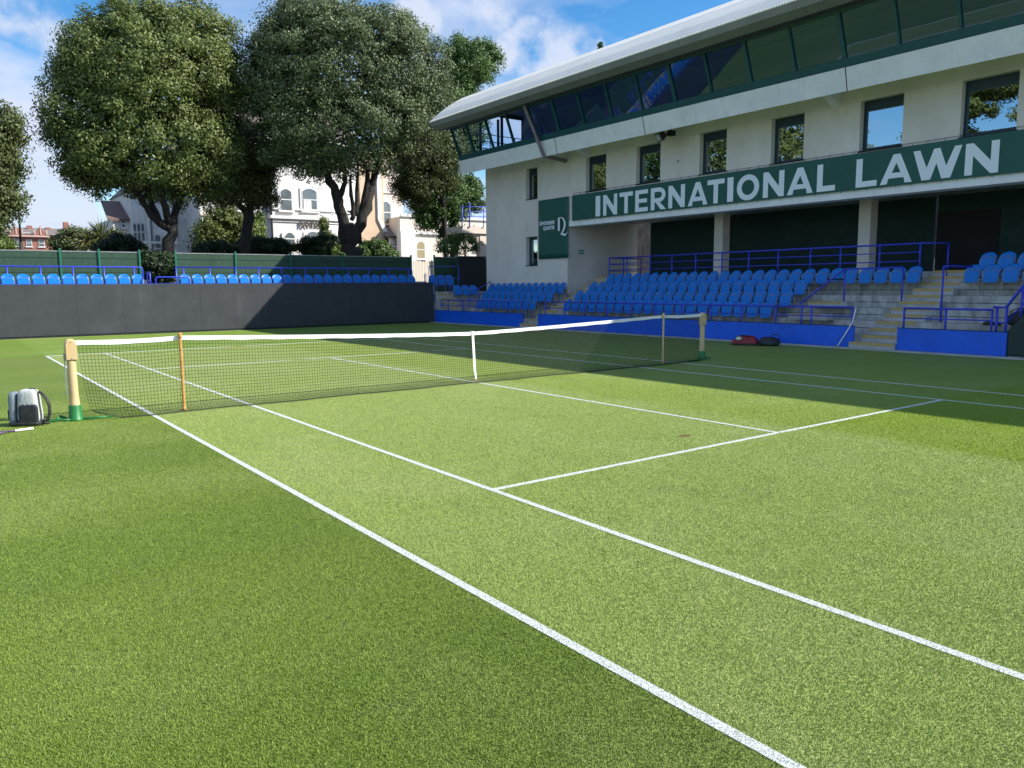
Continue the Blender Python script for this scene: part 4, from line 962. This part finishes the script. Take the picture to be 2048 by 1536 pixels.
# T1: broad holm oak
Y=28.
t1=thing('holm_oak',(*K(332,560,Y)[:2],0),'broad round-crowned holm oak with forked trunk behind the fence gap','tree','evergreen oaks behind the far fence')
b=K(332,545,Y)
limb([([(b[0]+.05,Y,0),(b[0],Y,b[2]),K(336,500,Y),K(342,452,Y)],[.40,.31,.26,.29]),
      ([K(340,456,Y),K(312,440,Y),K(285,405,Y),K(262,370,Y-.3),K(240,320,Y-.5)],[.22,.17,.135,.10,.05]),
      ([K(345,455,Y),K(352,420,Y),K(366,380,Y+.2),K(380,320,Y)],[.20,.16,.12,.06]),
      ([K(318,440,Y),K(300,400,Y+.4),K(285,350,Y+.5)],[.15,.11,.06]),
      ([K(338,450,Y),K(325,400,Y-.5),K(318,340,Y-.5)],[.18,.13,.07]),
      ([K(285,408,Y),K(300,370,Y),K(310,330,Y)],[.12,.09,.05])],t1)
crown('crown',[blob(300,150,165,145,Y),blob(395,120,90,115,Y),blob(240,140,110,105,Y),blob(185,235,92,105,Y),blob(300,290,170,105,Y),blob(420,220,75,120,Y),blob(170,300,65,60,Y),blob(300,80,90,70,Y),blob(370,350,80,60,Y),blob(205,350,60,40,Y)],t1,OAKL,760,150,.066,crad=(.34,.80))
# T2
Y=30.
t2=thing('young_oak',(*K(492,560,Y)[:2],0),'smaller oak with a straight trunk between the two big oaks','tree','evergreen oaks behind the far fence')
limb([([(K(490,545,Y)[0],Y,0),K(490,520,Y),K(494,460,Y),K(497,425,Y)],[.36,.29,.25,.27]),([K(496,430,Y),K(480,412,Y),K(455,380,Y),K(430,345,Y)],[.19,.17,.12,.06]),([K(498,430,Y),K(507,390,Y),K(515,340,Y)],[.2,.15,.08])],t2)
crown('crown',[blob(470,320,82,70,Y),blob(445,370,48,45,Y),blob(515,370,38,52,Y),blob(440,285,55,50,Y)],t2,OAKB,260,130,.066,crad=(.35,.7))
# T3: biggest, grey green
Y=26.
t3=thing('great_holm_oak',(*K(705,560,Y)[:2],0),'largest holm oak, thick trunk splitting into many limbs, before the white villa','tree','evergreen oaks behind the far fence')
b=K(703,545,Y)
limb([([(b[0],Y,0),K(703,520,Y),K(703,480,Y),K(695,452,Y)],[.55,.45,.41,.36]),
      ([K(695,485,Y),K(684,430,Y),K(671,385,Y),K(655,350,Y),K(620,310,Y)],[.33,.29,.24,.19,.09]),
      ([K(678,395,Y),K(690,365,Y),K(690,330,Y)],[.16,.12,.07]),
      ([K(712,485,Y),K(724,430,Y),K(740,385,Y),K(750,345,Y),K(765,300,Y)],[.33,.29,.24,.19,.09]),
      ([K(703,440,Y),K(707,418,Y),K(702,390,Y),K(701,350,Y)],[.13,.12,.09,.06]),
      ([K(712,432,Y),K(713,400,Y),K(715,345,Y)],[.12,.09,.06]),
      ([K(726,420,Y),K(733,380,Y),K(735,330,Y)],[.20,.16,.1])],t3)
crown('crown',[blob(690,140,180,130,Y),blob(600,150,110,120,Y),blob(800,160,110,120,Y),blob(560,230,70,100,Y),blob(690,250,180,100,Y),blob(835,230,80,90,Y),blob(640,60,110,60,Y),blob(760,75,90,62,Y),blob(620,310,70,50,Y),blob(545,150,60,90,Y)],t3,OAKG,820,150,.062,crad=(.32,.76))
# T3b shaded lobe at right (own tree behind)
Y=29.
t3b=thing('shaded_oak',(*K(880,560,Y)[:2],0),'brownish oak hanging low between the great oak and the building','tree','evergreen oaks behind the far fence')
limb([([(K(893,545,Y)[0],Y,0),K(893,520,Y),K(888,440,Y),K(880,360,Y),K(870,280,Y)],[.22,.19,.17,.14,.08])],t3b)
crown('crown',[blob(850,315,85,70,Y),blob(880,265,70,70,Y),blob(835,370,50,40,Y)],t3b,OAKB,290,130,.066,crad=(.35,.75))
Y=30.
t4=thing('tall_broadleaf_tree',(*K(908,560,Y)[:2],0),'tall darker green tree rising behind the curved roof end','tree')
limb([([(K(907,545,Y)[0],Y,0),K(907,520,Y),K(905,440,Y),K(908,340,Y),K(925,200,Y)],[.34,.28,.26,.20,.1]),([K(905,440,Y),K(885,410,Y),K(865,380,Y)],[.12,.08,.05])],t4)
crown('crown',[blob(935,130,60,55,Y),blob(965,120,38,40,Y),blob(900,220,60,90,Y),blob(935,250,45,80,Y),blob(885,400,55,55,Y),blob(940,385,32,45,Y),blob(850,420,32,40,Y),blob(905,470,35,20,Y)],t4,GRNL,400,115,.068,crad=(.32,.65))
Y=26.
b6=thing('laurel_shrub',(*K(930,560,Y)[:2],0),'leafy shrub above the dark fence beside the landing','shrub')
limb([([(K(930,545,Y)[0],Y,0),K(930,500,Y)],[.08,.05])],b6,'stem')
crown('foliage',[blob(925,488,32,20,Y),blob(952,478,14,22,Y),blob(895,492,22,14,Y)],b6,GRNL,80,60,.06,crad=(.18,.42),core=False)
# left edge tree
Y=25.
t5=thing('edge_oak',(*K(-70,560,Y)[:2],0),'dark oak whose branches reach in at the left edge of the photo','tree','evergreen oaks behind the far fence')
limb([([(K(-75,545,Y)[0],Y,0),K(-75,500,Y),K(-70,420,Y),K(-60,300,Y)],[.4,.34,.28,.16]),([K(-72,430,Y),K(-30,380,Y),K(20,330,Y)],[.14,.1,.04])],t5)
crown('crown',[blob(-80,320,90,120,Y),blob(-20,260,60,55,Y),blob(0,330,42,45,Y),blob(-5,400,45,40,Y),blob(-30,440,40,30,Y)],t5,OAKB,320,100,.066,crad=(.28,.62))

def shrub(name,label,blobs,Y,m_,ncl,nl,size,crad,cat='shrub',stem=None,group=None):
    c=blobs[0][0]; t=thing(name,(c[0],c[1],0),label,cat,group)
    m=MB(); m.tube([(c[0],c[1],0),(c[0]+.05,c[1],c[2])],[.09,.04],8); m.build('stem',BARK,t)
    crown('foliage',blobs,t,m_,ncl,nl,size,crad=crad); return t
shrub('clipped_bush','dark clipped dome bush beside the palm behind the left fence',[blob(240,505,50,30,33.),blob(240,490,32,22,33.)],33,HEDL,120,90,.06,(.2,.35))
shrub('olive_shrub','loose olive green shrub with open branches behind the small oak',[blob(450,460,50,42,36.),blob(425,480,40,30,36.),blob(480,470,35,40,36.)],36,OAKL,150,80,.08,(.3,.55))
shrub('lime_shrub','pale lime shrub glowing in sun right of the small oak trunk',[blob(515,465,16,38,41.),blob(505,480,14,22,41.)],41,LIME,60,80,.07,(.25,.4))
shrub('dark_hedge','low dark hedge in front of the white villa',[blob(545,495,45,22,31.),blob(505,495,30,20,31.),blob(430,505,50,20,31.)],31,HEDL,150,90,.06,(.2,.35),'hedge')
shrub('rounded_hedge','rounded dark hedge bush left of the thick oak trunk',[blob(640,495,48,26,31.),blob(680,500,30,20,31.)],31,HEDL,130,90,.06,(.2,.35),'hedge')
shrub('bright_bush','bright green bush in sun right of the thick oak trunk',[blob(750,505,32,24,29.),blob(775,512,22,16,29.),blob(730,505,20,24,29.)],29,GRNL,90,100,.06,(.18,.32))
shrub('small_bright_shrub','little yellow green shrub at the left foot of the thick oak trunk',[blob(676,505,14,12,27.5)],27.5,LIME,26,80,.05,(.12,.22))
shrub('climbing_shrub','thin light shrub rising in front of the villa lettering',[blob(648,465,10,30,40.),blob(660,480,14,16,40.)],40,OAKL,36,60,.06,(.2,.3))
shrub('gap_bush','black green bush filling the gap between the two slatted fences',[blob(315,535,45,28,26.),blob(300,525,25,20,26.)],26,HEDL,110,90,.06,(.2,.35))
shrub('left_shrub','mixed shrub behind the fence between the lamp post and the palm',[blob(150,480,28,22,42.),blob(125,488,18,14,42.)],42,OAKB,70,80,.08,(.3,.5))
shrub('low_left_shrub','low yellow green shrub behind the fence at the left edge',[blob(5,492,20,12,42.)],42,LIME,36,80,.07,(.25,.4))
# palm
Yp=38.; pp=K(205,478,Yp)
pt=thing('cabbage_palm',(pp[0],Yp,0),'spiky cabbage palm behind the left slatted fence','palm tree')
m=MB(); m.tube([(pp[0],Yp,0),(pp[0]-.1,Yp,pp[2]-.2)],[.2,.14],8); m.build('trunk',BARK,pt,True)
V=[];T=[]
for hx,hz,n_,ln_ in ((0,0,230,1.35),(-.75,-.25,130,1.05),(.75,-.2,130,1.1)):
    for k in range(n_):
        d=rng.normal(size=3); d[2]=abs(d[2])*1.0-.35; d/=np.linalg.norm(d); L_=ln_*rng.uniform(.7,1.1)
        c=np.array([pp[0]+hx,Yp,pp[2]+hz]); sd_=np.cross(d,rng.normal(size=3)); sd_/=np.linalg.norm(sd_); w_=.035
        tip=c+d*L_+np.array([0,0,-.22*L_*(1-d[2])]); mid=c+d*L_*.55
        V+=[c-sd_*w_*.5,mid-sd_*w_,tip,mid+sd_*w_]; T+=[rng.random()]*4
mesh_np('fronds',np.array(V)-ORG[pt.name],np.arange(len(V)).reshape(-1,4),PALML,pt,np.array(T))

# street lamp
lp=thing('street_lamp',(K(41,560,45.)[0],45,0),'tall dark street lamp post behind the fence near the left edge','street lamp')
Yl=45.; a=K(42,495,Yl); b=K(36,390,Yl); c=K(32,376,Yl); d=K(10,366,Yl)
m=MB(); m.tube([(a[0],Yl,0),(a[0],Yl,a[2]+.3)],[.14,.12],10); m.build('base',BAGK,lp,True)
m=MB(); m.tube([(a[0],Yl,a[2]+.2),(b[0],Yl,b[2])],[.07,.05],8); m.build('pole',BAGK,lp,True)
m=MB(); m.tube([b,c,d],[.05,.045,.04],8); m.build('arm',BAGK,lp,True)
m=MB(); m.prism([(d[0]-.6,d[2]-.05),(d[0]+.1,d[2]-.08),(d[0]+.1,d[2]+.05),(d[0]-.5,d[2]+.10)],'y',Yl-.12,Yl+.12); m.build('lantern',BAGK,lp)

# ------------------------------------------------------------------ villas (facades run along x)
def arch_poly(x0,x1,z0,z1,rise):
    P=[(x0,z0),(x1,z0),(x1,z1-rise)]
    for k in range(1,8):
        a=k/8; P.append((x1+(x0-x1)*a,z1-rise+rise*math.sin(math.pi*a)**.8))
    P.append((x0,z1-rise)); return P
def sash(parent,x0,x1,z0,z1,Y,rise=.2,frame=None,blind=False,surround=True,gm=None):
    fr=frame or PAINTW
    if surround:
        MB().prism(arch_poly(x0-.22,x1+.22,z0-.05,z1+.24,rise),'y',Y-.06,Y+.02).build('surround',fr,parent)
    w=MB().prism(arch_poly(x0-.06,x1+.06,z0-.06,z1+.06,rise),'y',Y-.085,Y-.055).build('window',fr,parent)
    MB().prism(arch_poly(x0,x1,z0,z1,rise),'y',Y-.098,Y-.088).build('pane',gm or VGLASS,w)
    m=MB(); m.box(x0,x1,Y-.115,Y-.10,(z0+z1)/2-.035,(z0+z1)/2+.035); m.build('sash_bar',fr,w)
    if blind: MB().box(x0+.03,(x0+x1)/2+.1,Y-.105,Y-.0985,z0+.03,(z0+z1)/2-.05).build('curtain',PAINTW,w)
    MB().box(x0-.2,x1+.2,Y-.16,Y-.03,z0-.16,z0-.06).build('sill',fr,w)
def X(u,Y): return aty(u,450,Y)[0]
def Z(u,v,Y): return aty(u,v,Y)[2]
# white villa with a rounded two-storey bay and lettering
Y=46.; rv=thing('white_villa',(16,Y+4,0),'white stucco villa with arched bay windows and lettering over the entrance','house')
x0,x1=X(520,Y),X(722,Y)
MB().box(X(405,Y),x1,Y+.5,Y+9,0,13.2).build('wall',PAINTW,rv)
bx0,bx1=X(546,Y),X(712,Y); cxm=(bx0+bx1)/2
# canted/rounded bay: polygon in plan
def bay(z0,z1,grow,name,m_):
    P=[(bx0-grow,Y+.55),(bx0-grow,Y-grow),(bx0+.2*(bx1-bx0),Y-.05-grow)]+[(cxm+(bx1-cxm+grow)*math.sin(a),Y+1.2-(1.35+grow)*math.cos(a)) for a in np.linspace(.15,1.45,9)]+[(bx1+grow,Y+.55)]
    MB().prism(P,'z',z0,z1).build(name,m_,rv)
bay(0,11.2,0,'bay',PAINTW)
zc=Z(600,436,Y); bay(zc-.12,zc+.10,.22,'cornice',PAINTW); bay(zc+.55,zc+.68,.12,'string_course',PAINTW); bay(zc-.35,zc-.28,.08,'lower_moulding',PAINTW); bay(11.2,11.5,.25,'parapet',PAINTW)
for k,(a,b,v0,v1,bl) in enumerate(((563,584,378,420,False),(607,634,377,421,True),(655,663,384,424,False),(695,706,388,420,False))):
    yy=Y-.05 if k<2 else (Y+.12 if k==2 else Y+.7)
    sash(rv,X(a,yy),X(b,yy),Z(a,v1,yy),Z(a,v0,yy),yy-.04,.22,blind=bl)
for k,(a,b,v0,v1) in enumerate(((568,587,465,490),(611,638,463,505),(655,668,468,490))):
    yy=Y-.05 if k<2 else Y+.15
    sash(rv,X(a,yy),X(b,yy),Z(a,v1,yy),Z(a,v0,yy),yy-.04,.28,gm=VGLASS)
MB().tube([(X(543,Y),Y-.1,0),(X(543,Y),Y-.1,12.5)],.07,8).build('down_pipe',BAGK,rv,True)
text('RAVILIOUS',.62,(X(597,Y)+.0,Y-.22,Z(600,452,Y)-.1),Matrix(((1,0,0),(0,0,-1),(0,1,0))),mat('bronze_letters',(.10,.07,.06),.5),'lettering',rv,'LEFT',.012,.02,.80)
for a,b,v0,v1 in ((430,445,380,420),(470,485,380,420)):
    sash(rv,X(a,Y+.5),X(b,Y+.5),Z(a,v1,Y+.5),Z(a,v0,Y+.5),Y+.46,.2)
MB().box(X(405,Y),bx0,Y+.42,Y+.5,zc-.1,zc+.12).build('cornice',PINKW,rv)
m=MB(); m.prism([(X(405,Y)-.3,13.2),(x1+.3,13.2),(x1-3,16),(X(405,Y)+3,16)],'y',Y+.3,Y+9); m.build('roof',SLATE,rv)
Yt=44.; tt=thing('distant_conifer',(*K(1201,300,Yt)[:2],0),'thin tree tip just showing above the middle of the curved roof','tree')
limb([([(K(1201,300,Yt)[0],Yt,0),K(1200,150,Yt),K(1200,88,Yt)],[.3,.1,.03])],tt)
crown('crown',[blob(1200,150,30,45,Yt),blob(1201,98,6,16,Yt)],tt,GRNL,60,60,.09,crad=(.2,.4))
# peach wing
Y=47.; pv=thing('peach_villa',(23,Y+4,0),'peach and pale pink villa with a tall arched window over a tiled porch','house')
MB().box(X(715,Y),X(762,Y),Y-.6,Y+8,0,12.5).build('wall',PEACH,pv); MB().box(X(750,Y),X(806,Y),Y,Y+8,0,12.5).build('wall',PINKW,pv)
MB().box(X(748,Y),X(756,Y),Y-.75,Y-.55,Z(750,440,Y),12.4).build('quoin_strip',PAINTW,pv)
m=MB(); zq=Z(750,440,Y); m.prism([(X(748,Y),zq),(X(756,Y),zq),(X(770,Y),zq-1.3),(X(762,Y),zq-1.3)],'y',Y-.75,Y-.55); m.build('sloping_coping',PAINTW,pv)
sash(pv,X(763,Y),X(781,Y),Z(763,446,Y),Z(763,403,Y),Y-.02,.3)
m=MB(); xa_,xb_=X(758,Y),X(808,Y); zt=Z(763,451,Y); zb=Z(763,474,Y)
m.add([(xa_+.2,Y,zt),(xb_-.9,Y,zt),(xb_,Y-1.3,zb),(xa_,Y-1.3,zb),(xb_,Y,zb),(xa_,Y,zb)],[(0,1,2,3),(1,4,2),(0,3,5),(3,2,4,5)]); m.build('porch_roof',SLATE,pv)
MB().box(xa_,xb_,Y-1.4,Y-1.25,zb-.12,zb-.02).build('porch_gutter',BAGK,pv)
MB().box(X(772,Y),X(800,Y),Y-1.2,Y-.6,0,zb-.12).build('porch',PEACH,pv)
MB().box(X(765,Y),X(771,Y),Y-1.25,Y-1.0,0,zb-.12).build('porch_pillar',PAINTW,pv)
sash(pv,X(773,Y),X(780,Y),Z(775,492,Y),Z(775,483,Y),Y-1.2,.02,surround=False)
MB().box(X(740,Y),X(806,Y),Y-.12,Y-.0,Z(760,385,Y),Z(760,379,Y)).build('cornice',PAINTW,pv)
# right pale house
Y=45.; cv=thing('cream_house',(27,Y+4,0),'pale cream house with an arched blind window behind the picket gate','house')
MB().box(X(800,Y),X(1080,Y),Y,Y+8,0,7.4).build('wall',mat('cream_stucco',(.70,.62,.52),.85,(.78,.70,.60),1.),cv)
MB().box(X(798,Y),X(1080,Y),Y-.2,Y,Z(830,468,Y),Z(830,463,Y)).build('cornice',PAINTW,cv)
MB().box(X(795,Y),X(824,Y),Y-.5,Y+.1,0,Z(810,463,Y)).build('corner_bay',PAINTW,cv)
sash(cv,X(832,Y),X(847,Y),Z(840,516,Y),Z(840,483,Y),Y-.02,.22,gm=mat('ochre_blind',(.30,.24,.13),.5,(.36,.29,.16),3.))
sash(cv,X(950,Y),X(962,Y),Z(955,500,Y),Z(955,480,Y),Y-.02,.22)
MB().box(X(800,Y),X(1080,Y),Y-.15,Y,Z(900,450,Y)+.5,Z(900,450,Y)+.7).build('string_course',PAINTW,cv)
# left gabled white house
Y=50.; gv=thing('gabled_house',(6,Y+4,0),'white house with a brown tiled gable and a tall columned bay','house')
xg0,xg1=X(228,Y),X(262,Y)
MB().box(xg0,xg1+1,Y+.4,Y+8,0,Z(240,436,Y)).build('wall',PAINTW,gv)
m=MB(); m.add([(xg0-.35,Y+.2,Z(230,437,Y)),(xg1+.3,Y+.2,Z(255,437,Y)),(xg1+.3,Y+3.5,Z(230,392,Y)),(xg0-.15,Y+3.5,Z(230,392,Y)),(xg0-.35,Y+.2,Z(230,437,Y)-.15),(xg1+.3,Y+.2,Z(255,437,Y)-.15),(xg1+.3,Y+3.5,Z(230,392,Y)-.15),(xg0-.15,Y+3.5,Z(230,392,Y)-.15)],[(0,1,2,3),(7,6,5,4),(0,4,5,1),(1,5,6,2),(2,6,7,3),(3,7,4,0)]); m.build('roof',BROWNT,gv)
sash(gv,X(243,Y+.4),X(249,Y+.4),Z(245,453,Y),Z(245,441,Y),Y+.38,.02,surround=False)
MB().box(X(262,Y),X(352,Y),Y-.2,Y+7,0,Z(300,385,Y)).build('bay_wall',PAINTW,gv)
MB().box(X(352,Y),X(412,Y),Y+.3,Y+7,0,Z(380,395,Y)).build('wing',PAINTW,gv)
for a,b in ((266,271),(274,279),(282,287)): sash(gv,X(a,Y-.2),X(b,Y-.2),Z(a,482,Y),Z(a,447,Y),Y-.22,.12,surround=False)
for a,b in ((308,318),(330,340)): sash(gv,X(a,Y-.2),X(b,Y-.2),Z(a,525,Y),Z(a,470,Y),Y-.22,.12,surround=True)
MB().box(X(260,Y),X(352,Y),Y-.45,Y-.2,Z(300,488,Y),Z(300,483,Y)).build('cornice',PAINTW,gv)
MB().box(X(292,Y),X(297,Y),Y-.5,Y-.2,0,Z(300,395,Y)).build('pilaster',PAINTW,gv)
MB().tube([(X(301,Y),Y-.3,0),(X(301,Y),Y-.3,Z(300,400,Y))],.06,8).build('down_pipe',STEELG,gv)
sash(gv,X(376,Y),X(390,Y),Z(380,488,Y),Z(380,461,Y),Y+.28,.2)
sash(gv,X(376,Y),X(390,Y),Z(380,435,Y),Z(380,410,Y),Y+.28,.2)
m=MB(); m.prism([(X(258,Y),Z(300,385,Y)),(X(356,Y),Z(300,385,Y)),(X(330,Y),Z(300,360,Y)),(X(285,Y),Z(300,360,Y))],'y',Y-.3,Y+7); m.build('main_roof',SLATE,gv)
# distant brick terrace
Y=130.; bt=thing('brick_terrace',(4,Y+5,0),'distant red brick terrace with two gables and a slate roof','house')
ze=Z(80,470,Y); zr=Z(80,455,Y)
MB().box(X(-40,Y),X(97,Y),Y,Y+9,0,ze).build('wall',BRICK,bt); MB().box(X(97,Y),X(142,Y),Y+.3,Y+9,0,ze-.2).build('end_wall',OCHRE,bt)
m=MB(); xr0,xr1=X(-40,Y),X(142,Y)
m.prism([(Y-.3,ze),(Y+4.5,zr+.2),(Y+9.3,ze)],'x',xr0,xr1); m.build('roof',SLATE,bt)
for a,b in ((15,46),(63,95)):
    g0,g1=X(a,Y),X(b,Y); gm_=(g0+g1)/2
    m=MB(); m.prism([(g0+.2,ze-.1),(g1-.2,ze-.1),(gm_,Z(30,454,Y)+.2)],'y',Y-.5,Y+.4); g_=m.build('gable',BRICK,bt)
    m=MB()
    for q in (-.8,0,.8): m.box(gm_+q-.1,gm_+q+.1,Y-.6,Y-.5,ze,ze+1.4-abs(q)*.8)
    m.build('timbering',mat('stone_trim',(.5,.35,.3),.8),g_)
MB().box(X(14,Y),X(97,Y),Y-.55,Y-.1,ze-.35,ze-.1).build('string_course',mat('pink_stone',(.55,.36,.32),.8),bt)
for a,b in ((26,36),(50,60),(75,85)): sash(bt,X(a,Y),X(b,Y),Z(30,492,Y),Z(30,479,Y),Y-.02,.02,surround=False)
for a,b in ((99,108),(118,127)): sash(bt,X(a,Y),X(b,Y),Z(100,492,Y),Z(100,481,Y),Y+.28,.02,surround=False)
sash(bt,X(48,Y),X(58,Y),Z(50,470,Y),Z(50,465,Y),Y+.6,.02,surround=False)
for u,v in ((64,448),(102,452),(139,441),(12,451)):
    xc=X(u,Y); m=MB(); m.box(xc-.35,xc+.35,Y+3.6,Y+4.6,zr-1.5,Z(u,v,Y)); m.build('chimney',BRICK,bt)
# trees seen only mirrored in the windows, on the other side of the court
def mirror_tree(x,y,h,r,label,m_,flat=False):
    t=thing('park_tree',(x,y,0),label,'tree','trees on the far side of the court')
    limb([([(x,y,0),(x+.1,y,h*.4),(x,y+.3,h*.7)],[.45,.35,.15])],t)
    if flat: crown('crown',[((x+dx,y+dy,h-dz),(r*.5,r*.45,.7)) for dx,dy,dz in ((0,0,0),(2,2,1.5),(-1,-3,2.2),(1,3.5,3),(0,-2,4))],t,m_,120,70,.12,crad=(.4,.7))
    else: crown('crown',[((x,y,h*.62),(r,r,h*.36)),((x+r*.3,y+r*.4,h*.75),(r*.7,r*.7,h*.22))],t,m_,200,80,.13,crad=(.5,.9))
mirror_tree(-31,34,20,7.5,'bushy tree across the court, mirrored in the windows above the letters NAL',OAKL)
mirror_tree(-33,46,22,8,'bushy tree across the court, mirrored in the window above the letters TER',GRNL)
mirror_tree(-34,61,25,9.5,'bushy tree across the court, mirrored in the left windows',OAKB)
mirror_tree(-30,15.5,16.5,6,'flat topped pine across the court, mirrored in the rightmost window',OAKL,True)
